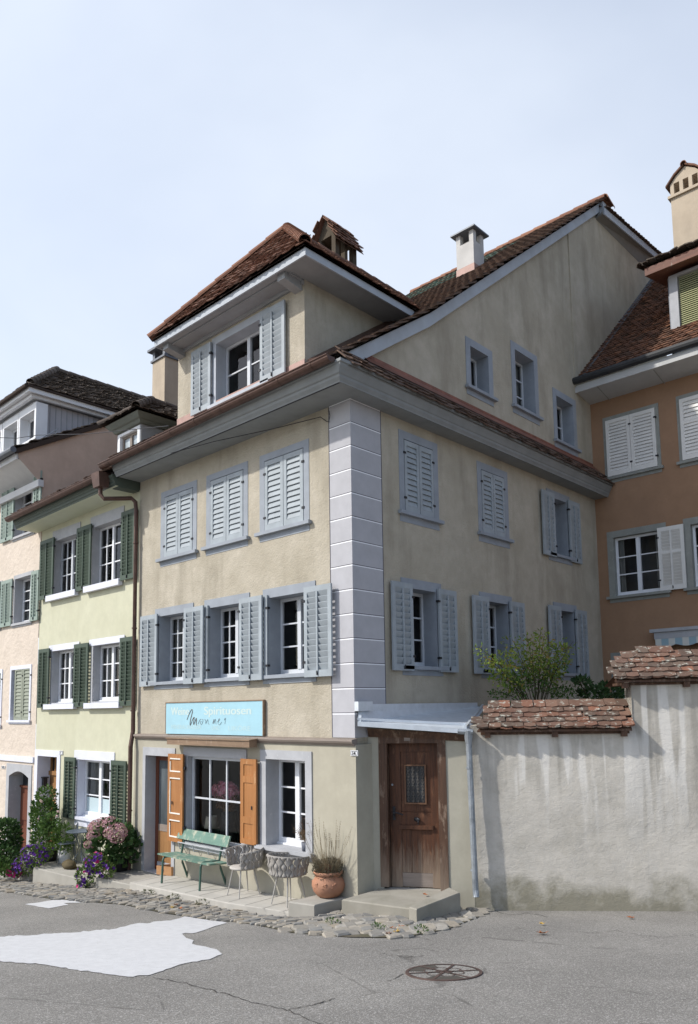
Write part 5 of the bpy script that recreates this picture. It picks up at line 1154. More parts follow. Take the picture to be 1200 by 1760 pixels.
c = MB(); c.fbox(FA, su0 - .015, su1 + .02, .01, .062, sz1 + .001, sz1 + .018); c.fbox(FA, su1 + .001, su1 + .02, .01, .062, sz0, sz1); c.fbox(FA, su0 - .015, su0 - .001, .01, .055, sz0, sz1); c.build('frame', [M_['bwood']], SG)
LT1, LT2 = flat('faded_cream_letters', (.52, .63, .61), .8), flat('very_faded_letters', (.43, .60, .63), .8)
for tx, sz_, uu, zz_, wd, bd, mt_ in (('Weine', .21, .18, .36, .60, .006, LT1), ('Spirituosen', .21, 1.27, .36, 1.36, .006, LT1), ('MINERALWASSER', .115, .2, .095, .97, .003, LT2), ('UND', .115, 1.50, .085, .24, .003, LT2), ('LIKÖRE', .115, 2.0, .08, .62, .003, LT2)):
    q = MB()
    for k in range(3): text_mb(tx, sz_, FA, su0 + uu + (k - 1) * bd * 1.4, .0512 + k * .0004, sz0 + zz_, wd, mb=q)
    q.build('lettering', [mt_], SG)
def script(pts, x, y, s): return [FA.p(x + a * s, .0545, y + b * s) for a, b in pts]
c = MB(); X, Y, s_ = su0 + .72, sz0 + .16, .30
def smooth(pts, n=5):
    P = [Vector((a, b, 0)) for a, b in pts]; out = []
    for i in range(len(P) - 1):
        p0, p1, p2, p3 = P[max(i - 1, 0)], P[i], P[i + 1], P[min(i + 2, len(P) - 1)]
        for k in range(n):
            t = k / n; q = .5 * ((2 * p1) + (p2 - p0) * t + (2 * p0 - 5 * p1 + 4 * p2 - p3) * t * t + (3 * p1 - p0 - 3 * p2 + p3) * t ** 3); out.append((q.x, q.y))
    out.append(pts[-1]); return out
c.tube(script(smooth([(0, .36), (.28, .78), (.52, 1.0), (.60, .88), (.42, .45), (.33, .08), (.40, .06), (.62, .38), (.78, .52), (.76, .36), (.70, .12), (.78, .10), (.98, .44), (1.04, .36), (1.0, .08), (1.08, .04)]), X, Y, s_), .0055, 5)
c.build('handwriting', [flat('brown_script_paint', (.20, .13, .10), .7)], SG)
c = MB()
for st in ([(1.20, .10), (1.34, .30), (1.46, .40)], [(1.52, .30), (1.44, .12), (1.60, .10), (1.72, .36), (1.56, .38)], [(1.86, .36), (1.98, .36), (2.0, .10)], [(2.02, .14), (2.2, .38), (2.26, .12), (2.36, .08)],
           [(2.70, .12), (2.84, .40), (2.80, .12)], [(2.84, .14), (2.98, .40), (3.04, .1)], [(3.20, .24), (3.42, .38), (3.34, .42), (3.24, .16), (3.40, .06), (3.6, .22)], [(3.86, .34), (3.98, .46), (3.92, .12)]):
    c.tube(script(smooth(st), X, Y, s_), .0032, 5)
c.build('handwriting', [flat('faded_script_paint', (.30, .33, .34), .7)], SG)
LED = MB(); p0 = FA.px(286, 1271, .30); u0, u1 = FA.px(287, 1275, .29)[0], FA.px(428.5, 1280, .29)[0]; za, zb = FA.px(400, 1273, .29)[1], FA.px(400, 1284, .29)[1]
LED.hexa([FA.p(u0, .29, zb), FA.p(u1, .29, zb), FA.p(u1, .13, zb), FA.p(u0, .13, zb), FA.p(u0, .29, za), FA.p(u1, .29, za), FA.p(u1, .13, za + .015), FA.p(u0, .13, za + .015)])
LED.hexa([FA.p(u0 - .02, .31, za + .001), FA.p(u1 + .02, .31, za + .001), FA.p(u1 + .02, .128, za + .017), FA.p(u0 - .02, .128, za + .017), FA.p(u0 - .02, .31, za + .02), FA.p(u1 + .02, .31, za + .02), FA.p(u1 + .02, .128, za + .036), FA.p(u0 - .02, .128, za + .036)])
tag(LED.build('awning_box', [M_['bwood']], base=FA.p((u0 + u1) / 2, .2, zb)), 'long brown weathered wooden awning box under the blue shop sign', 'awning box')
def plate(txt, fr, x0, y0, x1, y1, d, label):
    u0, u1, z0, z1 = fr.rect(x0, y0, x1, y1, d); t = thing('house_number', label, 'house number', fr.p((u0 + u1) / 2, d, z0))
    c = MB(); c.fbox(fr, u0, u1, d - .012, d, z0, z1); c.build('plate', [M_['white']], t)
    c = MB(); w_ = (u1 - u0) * .08
    for a, b, e, f in ((u0 + .01, u1 - .01, z0 + .008, z0 + .015), (u0 + .01, u1 - .01, z1 - .015, z1 - .008)): c.fbox(fr, a, b, d, d + .002, e, f)
    for a in (u0 + .008, u1 - .016): c.fbox(fr, a, a + .008, d, d + .002, z0 + .0155, z1 - .0155)
    text_mb(txt, (z1 - z0) * .82, fr, u0 + (u1 - u0) * .28, d + .003, z0 + (z1 - z0) * .20, (u1 - u0) * .44, mb=c, bold=.004)
    c.build('digits', [flat('black_digits', (.02, .02, .022), .5)], t)
plate('14', FA, 602.5, 1289.5, 615, 1299.5, .066, 'white number plate 14 near the corner of the beige house')
plate('16', FGr, 101.5, 1290, 107.5, 1297.5, .018, 'small number plate 16 beside the green house door')
plate('18', FP, 2.5, 1316, 8, 1321.5, .018, 'small number plate 18 on the pink house')
c = MB(); a = hit(567, 703, (0, -.03, 0), (0, 1, 0)); pts = [Vector((-4.1, -.60, 7.72)), Vector((-2.9, -.50, 7.66)), Vector((-1.6, -.22, 7.62)), Vector((-.62, -.05, 7.60)), Vector((-.50, -.03, 7.50)), Vector((-.44, -.04, 7.47)), Vector((-.40, -.05, 7.56)), Vector((-.44, -.03, 7.66))]
c.tube(pts, .007, 5); tag(c.build('cable', [M_['iron']], base=pts[0]), 'thin dark cable sagging under the eaves of the corner house', 'cable')
c = MB(); a = hit(-4, 752, (0, -.9, 0), (0, 1, 0)); b = hit(62, 748, (0, -.3, 0), (0, 1, 0)); c.tube([a, (a + b) / 2 - Vector((0, 0, .05)), b, hit(150, 746, (0, -.3, 0), (0, 1, 0)), hit(290, 732, (0, -.3, 0), (0, 1, 0))], .008, 5)
tag(c.build('overhead_wire', [M_['iron']], base=a), 'thin wire crossing in front of the dormer of the pink house', 'wire')
# ================================================================== furniture
def put(pts_px, z): return [zhit(x, y, z) for x, y in pts_px]
BN = thing('garden_bench', 'worn green wooden bench with iron legs in front of the shop window', 'bench', (-3.75, -.35, tz(-3.75)))
bx0, bx1, byf, byb_ = -4.28, -3.12, -.56, -.17
def leg_side(x):
    z = tz(x); s_ = MB(); r = .02
    s_.tube([(x, byf - .02, z), (x, byf + .0, z + .40), (x, byf + .02, z + .44), (x, byf + .06, z + .452), (x, byb_ - .02, z + .432)], r, 8)
    return s_
for x in (bx0, bx1): leg_side(x).build('leg', [M_['benchm']], BN)
for x in (bx0, bx1):
    z = tz(x); c = MB(); c.tube([(x, byb_ + .14, z), (x, byb_ + .02, z + .30), (x, byb_ - .01, z + .43), (x, byb_ + .03, z + .62), (x, byb_ + .09, z + .84)], .02, 8); c.build('rear_leg', [M_['benchm']], BN)
c = MB(); bz = tz(-3.75)
for k in range(2):
    y0 = byf + .0 + k * .205; c.hexa([(-4.46, y0, bz + .457 - .02 * k), (-2.90, y0, bz + .457 - .02 * k), (-2.90, y0 + .20, bz + .447 - .02 * k), (-4.46, y0 + .20, bz + .447 - .02 * k), (-4.46, y0, bz + .482 - .02 * k), (-2.90, y0, bz + .482 - .02 * k), (-2.90, y0 + .20, bz + .472 - .02 * k), (-4.46, y0 + .20, bz + .472 - .02 * k)])
c.build('seat', [M_['bench']], BN)
c = MB(); c.hexa([(-4.45, byb_ + .00, bz + .70), (-2.91, byb_ + .00, bz + .70), (-2.91, byb_ + .035, bz + .695), (-4.45, byb_ + .035, bz + .695), (-4.45, byb_ + .065, bz + .88), (-2.91, byb_ + .065, bz + .88), (-2.91, byb_ + .09, bz + .87), (-4.45, byb_ + .09, bz + .87)]); c.build('backrest', [M_['bench']], BN)
# wooden crate
p_ = put([(270, 1500), (290, 1506), (311, 1496)], tz(-4.9)); c = MB()
CX = Vector((p_[1].x, p_[1].y, tz(p_[1].x))); ua = Vector((-1, .0, 0)); ub = Vector((.0, 1, 0)); CRt = thing('wooden_crate', 'small open wooden crate on the paving beside the green bench', 'crate', CX)
def ob(c, o, a, la, b, lb, h0, h1, m=0):
    c.hexa([o + Vector((0, 0, h0)), o + a * la + Vector((0, 0, h0)), o + a * la + b * lb + Vector((0, 0, h0)), o + b * lb + Vector((0, 0, h0)), o + Vector((0, 0, h1)), o + a * la + Vector((0, 0, h1)), o + a * la + b * lb + Vector((0, 0, h1)), o + b * lb + Vector((0, 0, h1))], m)
ua, ub = Vector((-.96, -.28, 0)), Vector((.28, .96, 0)) * 1
ua = -ua; CX = CX + ua * -.30; la, lb, hh, tk = .36, .27, .165, .014
cw_ = wood('plain_crate_wood', (.50, .27, .13), (.42, .22, .10), grain=(3, 3, 14))
ob(c, CX, ua, la, ub, lb, .004, .016); ob(c, CX, ua, la, ub, tk, .017, hh); ob(c, CX + ub * (lb - tk), ua, la, ub, tk, .017, hh); ob(c, CX + ub * tk, ua, tk, ub, lb - 2 * tk, .017, hh); ob(c, CX + ub * tk + ua * (la - tk), ua, tk, ub, lb - 2 * tk, .017, hh)
c.build('box', [cw_], CRt); 
c = MB(); fq = CX - ub * .0015 + ua * (la / 2 - .03); c.tube([fq + Vector((0, 0, .09)) + ua * (.03 * math.cos(k)) + Vector((0, 0, .03 * math.sin(k))) for k in [i * .7 for i in range(10)]], .004, 4); c.build('emblem', [flat('faded_violet_print', (.35, .16, .2), .8)], CRt)
# woven chairs
def make_chair(label):
    t = thing('woven_chair', label, 'chair', (0, 0, 0), 'grey woven garden chairs by the shop window')
    c = MB(); c.lathe((0, 0, .425), [(.02, 0), (.21, 0), (.225, .012), (.225, .03), (.20, .045), (.02, .048)], 28); c.build('seat', [seat_m], t, smooth=True)
    for a in (45, 135, 225, 315):
        q = R_(a); c = MB(); c.tube([(.17 * math.cos(q), .17 * math.sin(q), .43), (.27 * math.cos(q), .27 * math.sin(q), 0)], .013, 8, r1=.009); c.build('leg', [leg_m], t)
    c = MB(); n = 21; a0, a1 = R_(-38), R_(218); rnd = random.Random(3)
    def pt(a, z): r = .275 + .045 * (z - .45) / .3; return Vector((r * math.cos(a), r * math.sin(a), z))
    zlow = lambda a: .455 if abs(a - R_(90)) < 2 else .47
    ztop = lambda a: .70 + .05 * max(0, math.cos((a - R_(90)) * .7))
    for i in range(n):
        a = a0 + (a1 - a0) * (i + .5) / n; da = (a1 - a0) / n * (.62 if i % 2 == 0 else .45)
        zb, zt = zlow(a), ztop(a); K = 14; M = 8; vs = []
        for k in range(K + 1):
            f = k / K; z = zb + (zt - zb) * f
            wv = math.sin(f * math.pi * 2 + (0 if i % 2 else math.pi)) ; wd = da * (.86 + .55 * math.cos(f * 4 * math.pi + (0 if i % 2 else math.pi))); th_ = .018 + .010 * math.cos(f * 4 * math.pi)
            ce = pt(a + da * .12 * wv, z); er = Vector((math.cos(a), math.sin(a), 0)); et = Vector((-math.sin(a), math.cos(a), 0))
            for j in range(M):
                q = 2 * math.pi * j / M; vs.append(ce + et * (wd * .32 * math.cos(q)) * 1.0 + er * (th_ * math.sin(q) + .006 * wv))
        fs = [(k * M + j, k * M + (j + 1) % M, (k + 1) * M + (j + 1) % M, (k + 1) * M + j) for k in range(K) for j in range(M)] + [tuple(reversed(range(M))), tuple(range(K * M, K * M + M))]
        c.mesh(vs, fs)
    aa = [a0 + (a1 - a0) * k / 30 for k in range(31)]
    c.tube([pt(a, ztop(a)) for a in aa], .013, 8); c.tube([pt(a, zlow(a)) for a in aa], .010, 8)
    c.build('woven_back', [weave_m], t, smooth=True)
    c = MB()
    for a in (a0, a1): c.tube([Vector((.20 * math.cos(a), .20 * math.sin(a), .44)), pt(a, zlow(a)), pt(a, ztop(a))], .011, 8)
    c.build('arm_frame', [leg_m], t)
    return t
seat_m = paint('pale_taupe_seat', (.42, .395, .36), .7, .06); leg_m = paint('taupe_chair_metal', (.40, .385, .36), .5, .05); weave_m = paint('taupe_rope', (.31, .29, .265), .85, .1, bs=.4)
def dup(t, label):
    r = t.copy(); COL.objects.link(r); r['label'] = label
    for ch in list(t.children):
        k = ch.copy(); COL.objects.link(k); k.parent = r
    return r
ch1 = make_chair('woven grey chair beside the bench, its seat facing the street')
ch2 = dup(ch1, 'woven grey chair next to the terracotta pot, turned with its back to the street')
c1 = Vector((-2.20, -.37, 0)); c2_ = Vector((-1.10, -.36, 0))
move(ch1, (c1.x, c1.y, tz(c1.x)), R_(-8)); move(ch2, (c2_.x, c2_.y, tz(c2_.x)), R_(178))
for o in (ch1, ch2): o.scale = (1.0, 1.0, 1.0)
# ------------------------------------------------------------------ plants
def leaves(mb, blobs, n, s0, s1, rnd, m=0, up=.3, asp=.55, shell=.55, droop=0.0):
    """n small folded leaves spread through ellipsoids [(centre, (rx,ry,rz), weight)]"""
    tot = sum(b[2] for b in blobs)
    for c, r, w in blobs:
        c = Vector(c)
        for _ in range(int(n * w / tot)):
            while True:
                q = Vector((rnd.uniform(-1, 1), rnd.uniform(-1, 1), rnd.uniform(-1, 1))); l = q.length
                if .02 < l <= 1: break
            q = q / l * (l ** shell); p = c + Vector((q.x * r[0], q.y * r[1], q.z * r[2]))
            s = rnd.uniform(s0, s1); d = (q + Vector((rnd.uniform(-.8, .8), rnd.uniform(-.8, .8), rnd.uniform(-.5, .8) + up - droop))).normalized()
            a = d.cross(Vector((rnd.uniform(-1, 1), rnd.uniform(-1, 1), rnd.uniform(-.3, 1)))).normalized(); b = a.cross(d)
            t = p + d * s; mdl = p + d * s * .5 + b * s * .10
            l1 = p + d * s * .45 + a * s * asp * .5 - b * s * .03; l2 = p + d * s * .45 - a * s * asp * .5 - b * s * .03
            mb.mesh([p, l1, t, l2, mdl], [(0, 1, 4), (1, 2, 4), (4, 2, 3), (0, 4, 3)], m)
def flower(mb, p, d, s, rnd, m=0, n=5):
    d = Vector(d).normalized(); a = d.cross(Vector((.3, .2, 1))).normalized(); b = a.cross(d); ring = []
    for k in range(n * 2):
        q = math.pi * k / n; r = s * (1 if k % 2 == 0 else .78) * rnd.uniform(.9, 1.1); ring.append(p + a * r * math.cos(q) + b * r * math.sin(q) + d * s * .55)
    mb.mesh([p] + ring, [(0, 1 + k, 1 + (k + 1) % (n * 2)) for k in range(n * 2)], m)
G1 = leafmat('mid_green_leaves', [(.065, .13, .03), (.10, .18, .045), (.045, .09, .025), (.14, .22, .06)])
G2 = leafmat('dark_green_leaves', [(.035, .075, .025), (.055, .11, .035), (.08, .145, .045), (.025, .055, .02)])
G3 = leafmat('yellow_green_leaves', [(.26, .34, .05), (.17, .27, .05), (.34, .36, .07), (.12, .20, .04), (.38, .24, .07)])
G4 = leafmat('shrub_lower_leaves', [(.09, .17, .04), (.06, .125, .03), (.14, .23, .05)])
PUR = leafmat('purple_petals', [(.085, .02, .22), (.14, .035, .30), (.06, .015, .16), (.20, .06, .38)], trans=.15)
MAG = leafmat('magenta_petals', [(.50, .02, .16), (.62, .04, .22), (.40, .015, .12)], trans=.15)
PNK = leafmat('dusty_pink_petals', [(.54, .29, .33), (.62, .40, .42), (.48, .24, .29), (.52, .42, .31), (.42, .44, .25)], trans=.2)
STEM = flat('plant_stems', (.07, .06, .03), .8); DRY = leafmat('dry_grass', [(.30, .24, .15), (.22, .17, .10), (.36, .30, .20), (.16, .12, .075)], trans=.2)
TERR = stucco('terracotta_clay', (.43, .215, .135), (.37, .18, .11), (.48, .31, .225), bs=.12, grain=30); BLK = paint('black_glazed_pot', (.018, .018, .02), .35, .2)
rp_ = random.Random(99)
# terracotta pot with dry lavender
pc = zhit(565, 1541, .13); TP = thing('terracotta_pot', 'bulbous terracotta pot with dry lavender stalks on the stone step', 'plant pot', (pc.x, pc.y, .13))
c = MB(); c.lathe((pc.x, pc.y, .13), [(.12, 0), (.165, .02), (.225, .09), (.25, .17), (.235, .24), (.195, .295), (.185, .32), (.215, .335), (.225, .355), (.215, .375), (.19, .372), (.17, .33), (.17, .30)], 32); c.build('pot', [TERR], TP, smooth=True)
for a in (-95, -60, -25, -150):
    c = MB()
    q = R_(a); e_ = Vector((math.cos(q), math.sin(q), 0)); t_ = Vector((-e_.y, e_.x, 0)); b0 = Vector((pc.x, pc.y, .13 + .19)) + e_ * .235
    for k in range(7): c.blob(b0 + t_ * .028 * math.cos(k) + Vector((0, 0, .03 * math.sin(k * 1.3))), .018, .018, .018, n=6, k=4)
    c.build('relief', [TERR], TP, smooth=True)
c = MB(); pcz = Vector((pc.x, pc.y, .46))
for k in range(400):
    a, r = rp_.uniform(0, 6.28), .16 * math.sqrt(rp_.random()); b = Vector((pc.x + r * math.cos(a), pc.y + r * math.sin(a), .45)); hgt = rp_.uniform(.16, .34) if k < 330 else rp_.uniform(.40, .82); le = rp_.uniform(.25, .8) if k < 330 else rp_.uniform(.02, .60)
    t = b + Vector((math.cos(a + rp_.uniform(-.5, .5)) * le * hgt, math.sin(a + rp_.uniform(-.5, .5)) * le * hgt, hgt)); m_ = b.lerp(t, .55) + Vector((rp_.uniform(-.01, .01), rp_.uniform(-.01, .01), .03))
    c.tube([b, m_, t], .0019, 3, r1=.0009, cap=False)
    if k >= 330:
        for j in range(6): q = b.lerp(t, .80 + .05 * j) if j < 4 else t; c.blob(q, .0045, .0045, .010, n=4, k=3)
c.build('dry_stalks', [DRY], TP)
c = MB(); leaves(c, [(pcz + Vector((0, 0, .05)), (.23, .23, .17), 1)], 1100, .03, .065, rp_, asp=.25, up=.6); c.build('foliage', [leafmat('grey_lavender_leaves', [(.12, .12, .085), (.17, .155, .11), (.09, .085, .06), (.20, .16, .11)])], TP)
c = MB(); leaves(c, [(pcz + Vector((.07, -.08, .10)), (.05, .05, .05), 1)], 60, .03, .05, rp_); c.build('dry_flower', [flat('rust_flower', (.16, .05, .035), .8)], TP)
# hydrangea in a black pot
hp_ = zhit(199, 1496, -.27); hb_ = Vector((-6.30, -.30, -.36)); HY = thing('hydrangea', 'big potted hydrangea with dusty pink flower heads at the brown downpipe', 'plant', hb_)
c = MB(); c.lathe(hb_, [(.15, 0), (.19, .05), (.21, .2), (.22, .36), (.20, .40), (.17, .38)], 24); c.build('pot', [BLK], HY, smooth=True)
c = MB(); leaves(c, [(hb_ + Vector((-.06, -.12, .68)), (.56, .42, .36), 2.4), (hb_ + Vector((.22, .02, .55)), (.32, .32, .3), 1), (hb_ + Vector((-.3, -.2, .55)), (.35, .3, .22), 1)], 620, .10, .17, rp_, asp=.7, shell=.4); c.build('foliage', [G2], HY)
hk = 0
for k in range(90):
    a, e_ = rp_.uniform(0, 6.28), rp_.uniform(.0, 1.35); n_ = Vector((math.cos(a) * math.cos(e_), math.sin(a) * math.cos(e_), math.sin(e_)))
    if n_.y > .15 or hk >= 20: continue
    p = hb_ + Vector((-.10, -.10, .66)) + Vector((n_.x * .62, n_.y * .46, n_.z * .42)); hk += 1; c = MB(); s_ = rp_.uniform(.10, .145)
    for _ in range(120):
        v = Vector((rp_.gauss(0, 1), rp_.gauss(0, 1), rp_.gauss(0, 1))).normalized(); flower(c, p + Vector((v.x * s_, v.y * s_, v.z * s_ * .7)), v, .022, rp_, n=4)
    c.build('flower_head', [PNK], HY)
def petunia(name, label, base, blobs, nl, nf, rnd, cols, s=.036, cascade=None):
    t = thing(name, label, 'flowers', base); c = MB(); leaves(c, blobs, nl, .035, .065, rnd, asp=.6, shell=.45); c.build('foliage', [leafmat('petunia_leaves', [(.10, .17, .04), (.14, .22, .055), (.07, .12, .03), (.18, .25, .07)])], t)
    for m_, frac, name_ in cols:
        c = MB()
        tot = sum(b[2] for b in blobs)
        for cc_, r, w in blobs:
            for _ in range(int(nf * frac * w / tot)):
                v = Vector((rnd.gauss(0, 1), rnd.gauss(0, 1) - .5, rnd.gauss(0, 1) + .35)).normalized(); p = Vector(cc_) + Vector((v.x * r[0], v.y * r[1], v.z * r[2])) * rnd.uniform(.85, 1.08); flower(c, p, v + Vector((.2, -.4, .1)), rnd.uniform(s * .75, s * 1.15), rnd)
        c.build(name_, [m_], t, kind='stuff')
    return t
pb = zhit(180, 1502, -.26); B0 = Vector((-6.55, -1.0, -.42)); cpx = lambda x, y, Y: hit(x, y, (0, Y, 0), (0, 1, 0))
petunia('petunia', 'purple and magenta petunias trailing over the step edge in front of the hydrangea', cpx(165, 1515, -.95), [(cpx(165, 1484, -.92), (.26, .2, .17), 3), (cpx(147, 1505, -1.0), (.20, .16, .18), 1.5), (cpx(180, 1496, -.85), (.24, .16, .13), 1.2), (cpx(143, 1522, -1.05), (.10, .1, .08), .5)], 1500, 120, rp_, ((PUR, .8, 'purple_flower'), (MAG, .2, 'magenta_flower')))
petunia('petunia', 'purple petunias with a magenta tuft beside the left shrub on the cobbles', cpx(50, 1500, -.9), [(cpx(60, 1470, -.85), (.42, .25, .22), 2.5), (cpx(42, 1488, -.95), (.34, .22, .20), 2), (cpx(75, 1465, -.7), (.25, .2, .18), 1)], 1700, 190, rp_, ((PUR, 1, 'purple_flower'),))
petunia('petunia', 'small magenta petunia tuft at the foot of the purple petunias', cpx(22, 1508, -1.1), [(cpx(24, 1500, -1.1), (.20, .15, .09), 1), (cpx(30, 1490, -1.05), (.10, .1, .08), .5)], 160, 60, rp_, ((MAG, 1, 'magenta_flower'),))
# tall climbing shrub
SH = thing('climbing_shrub', 'tall bushy green shrub climbing beside the green house door', 'shrub', cpx(80, 1478, -.35))
sh_b = [(cpx(78, 1440, -.42), (.34, .28, .36), 3), (cpx(76, 1400, -.40), (.36, .26, .34), 2.6), (cpx(80, 1368, -.40), (.22, .2, .22), 1.0), (cpx(86, 1420, -.5), (.24, .2, .28), 1), (cpx(68, 1418, -.4), (.22, .2, .3), 1), (cpx(72, 1385, -.4), (.2, .2, .2), .8)]
c = MB(); leaves(c, sh_b, 2300, .05, .10, rp_, asp=.6, shell=.5); c.build('foliage', [G1], SH)
c = MB(); b = cpx(82, 1480, -.4)
for k in range(7): q = cpx(66 + k * 5, 1360 + abs(k - 3) * 22, -.4); c.tube([b, b.lerp(q, .5) + Vector((rp_.uniform(-.1, .1), 0, 0)), q], .012, 5, r1=.004)
c.build('stem', [STEM], SH)
c = MB(); c.lathe(b - Vector((0, 0, .04)), [(.16, -.02), (.2, .1), (.22, .3), (.2, .3)], 20); c.build('pot', [BLK], SH, smooth=True)
c = MB()
for q in ((72, 1378), (70, 1376), (95, 1372), (100, 1395), (98, 1403), (66, 1408)): c.blob(cpx(*q, -.55), .03, .03, .03, n=6, k=4)
c.build('dry_bloom', [flat('dry_bloom', (.5, .36, .32), .9)], SH)
# light green fern-like plant in white pot
wpt = zhit(110, 1483, -.40); WP = thing('potted_plant', 'small light green plant in a white pot beneath the cafe chair', 'plant pot', wpt)
c = MB(); c.lathe(wpt, [(.10, 0), (.115, .02), (.14, .28), (.13, .285), (.12, .26)], 24); c.build('pot', [paint('white_pot', (.66, .66, .65), .5, .05)], WP, smooth=True)
c = MB(); leaves(c, [(wpt + Vector((-.05, -.02, .55)), (.25, .22, .30), 2), (wpt + Vector((.05, -.05, .38)), (.2, .2, .15), 1)], 600, .045, .09, rp_, asp=.45); c.build('foliage', [leafmat('light_green_leaves', [(.12, .21, .04), (.09, .16, .035), (.16, .26, .06)])], WP)
# left edge shrub
LS = thing('round_shrub', 'round dark green shrub at the left edge in front of the pink house', 'shrub', cpx(2, 1500, -1.2))
c = MB(); leaves(c, [(cpx(0, 1448, -1.0), (.55, .4, .52), 3), (cpx(10, 1432, -1.0), (.3, .3, .3), 1), (cpx(8, 1475, -1.1), (.36, .3, .3), 1)], 1900, .06, .12, rp_, asp=.7, shell=.45); c.build('foliage', [G2], LS)
c = MB(); leaves(c, [(cpx(2, 1490, -1.3), (.32, .25, .17), 1)], 260, .06, .1, rp_, asp=.8); c.build('low_foliage', [G1], LS)
c = MB(); b = cpx(2, 1502, -1.1); 
for k in range(5): c.tube([b, cpx(-8 + k * 6, 1440, -1.0)], .014, 5, r1=.006)
c.build('stem', [STEM], LS)
# shrub behind the lane wall
NS = thing('garden_shrub', 'airy shrub with yellow-green tips rising behind the tiled lane wall', 'shrub', hit(930, 1225, (1.15, 0, 0), (1, 0, 0)))
X_ = 1.15; q_ = lambda x, y, X=X_: hit(x, y, (X, 0, 0), (1, 0, 0))
stem = MB(); up_ = MB(); lo_ = MB(); root = q_(925, 1240)
tips = [(822, 1112), (835, 1130), (860, 1118), (845, 1142), (880, 1098), (905, 1090), (930, 1078), (935, 1095), (955, 1105), (968, 1098), (985, 1103), (972, 1125), (890, 1125), (915, 1115), (870, 1140), (948, 1130), (858, 1165), (845, 1190), (985, 1190), (905, 1150), (940, 1160), (880, 1175), (965, 1180), (922, 1135), (960, 1150)]
for (x, y) in tips:
    tp = q_(x, y, X_ + rp_.uniform(-.25, .25)); r0 = root + Vector((rp_.uniform(-.1, .1), rp_.uniform(-.12, .12), 0)); m1 = r0.lerp(tp, .5) + Vector((0, 0, .16)) ; m2 = r0.lerp(tp, .8) + Vector((0, 0, .10))
    stem.tube([r0, m1, m2, tp], .009, 5, r1=.003)
    for k in range(9):
        f = .45 + .6 * k / 9; c0 = (m1.lerp(m2, (f - .45) / .33) if f < .78 else m2.lerp(tp, (f - .78) / .27)) + Vector((rp_.uniform(-.09, .09), rp_.uniform(-.09, .09), rp_.uniform(-.06, .06)))
        tgt = up_ if (y < 1168 and f > .52) else lo_
        leaves(tgt, [(c0, (.13, .13, .07), 1)], 14, .04, .08, rp_, asp=.5, up=0)
stem.build('stem', [STEM], NS); up_.build('foliage', [G3], NS); lo_.build('low_foliage', [G4], NS)
DS = thing('garden_bush', 'dark green bush behind the lane wall where the coping steps up', 'shrub', hit(1030, 1225, (1.6, 0, 0), (1, 0, 0)))
c = MB(); b_ = lambda x, y: hit(x, y, (1.5, 0, 0), (1, 0, 0))
leaves(c, [(b_(1020, 1195), (.25, .35, .16), 2), (b_(1050, 1190), (.25, .35, .18), 2), (b_(1000, 1172), (.12, .2, .06), .7), (b_(1075, 1195), (.2, .3, .16), 1)], 750, .06, .12, rp_, asp=.6); c.build('foliage', [leafmat('dark_bush_leaves', [(.035, .075, .025), (.05, .10, .035), (.08, .14, .05), (.025, .055, .02)])], DS)
c = MB(); c.tube([b_(1030, 1240), b_(1020, 1200)], .012, 5); c.tube([b_(1030, 1240), b_(1055, 1195)], .012, 5); c.tube([b_(1020, 1215), b_(995, 1170)], .009, 5); c.build('stem', [STEM], DS)
# cafe table and chair
tp_ = zhit(139, 1428, .33); TBL = thing('cafe_table', 'round grey metal cafe table on the step of the green house', 'table', (tp_.x, tp_.y, -.40)); mt = paint('grey_blue_table_metal', (.085, .105, .125), .4, .08)
c = MB(); rT = .30; c.lathe((tp_.x, tp_.y, .315), [(.02, 0), (rT - .01, 0), (rT, .006), (rT, .016), (rT - .012, .022), (.02, .022)], 40); c.build('tabletop', [mt], TBL)
for k in range(3):
    q = R_(90 + 120 * k + 20); e_ = Vector((math.cos(q), math.sin(q), 0)); o_ = Vector((tp_.x, tp_.y, -.40)); c = MB()
    c.tube([o_ + e_ * .2 + Vector((0, 0, .712)), o_ + e_ * .10 + Vector((0, 0, .60)), o_ + e_ * .035 + Vector((0, 0, .42)), o_ + e_ * .05 + Vector((0, 0, .25)), o_ + e_ * .16 + Vector((0, 0, .10)), o_ + e_ * .27 + Vector((0, 0, .0))], .010, 7); c.build('leg', [mt], TBL)
def cafe_chair(label, px_, z, rz):
    o_ = zhit(*px_, z + .44); t = thing('cafe_chair', label, 'chair', (o_.x, o_.y, z)); ca, sa = math.cos(rz), math.sin(rz); L_ = lambda a, b, c_: Vector((o_.x + a * ca - b * sa, o_.y + a * sa + b * ca, z + c_))
    c = MB(); c.lathe((o_.x, o_.y, z + .435), [(.02, 0), (.185, 0), (.195, .008), (.19, .018), (.02, .02)], 32); c.build('seat', [mt], t)
    for a, b in ((.13, -.14), (-.13, -.14), (.13, .14), (-.13, .14)): c = MB(); c.tube([L_(a, b, .435), L_(a * 1.3, b * 1.35, .0)], .009, 6); c.build('leg', [mt], t)
    c = MB(); c.tube([L_(-.17 , .14, .44), L_(-.19, .19, .62), L_(-.13, .21, .80), L_(0, .22, .86), L_(.13, .21, .80), L_(.19, .19, .62), L_(.17, .14, .44)], .009, 6); c.tube([L_(-.10, .16, .44), L_(-.05, .20, .7), L_(0, .215, .855)], .006, 5); c.tube([L_(.10, .16, .44), L_(.05, .20, .7), L_(0, .215, .855)], .006, 5); c.build('back_hoop', [mt], t)
cafe_chair('grey metal cafe chair with round seat left of the cafe table', (115, 1449), -.40, R_(-20))
cafe_chair('grey metal cafe chair mostly hidden behind the hydrangea', (172, 1444), -.40, R_(-60))
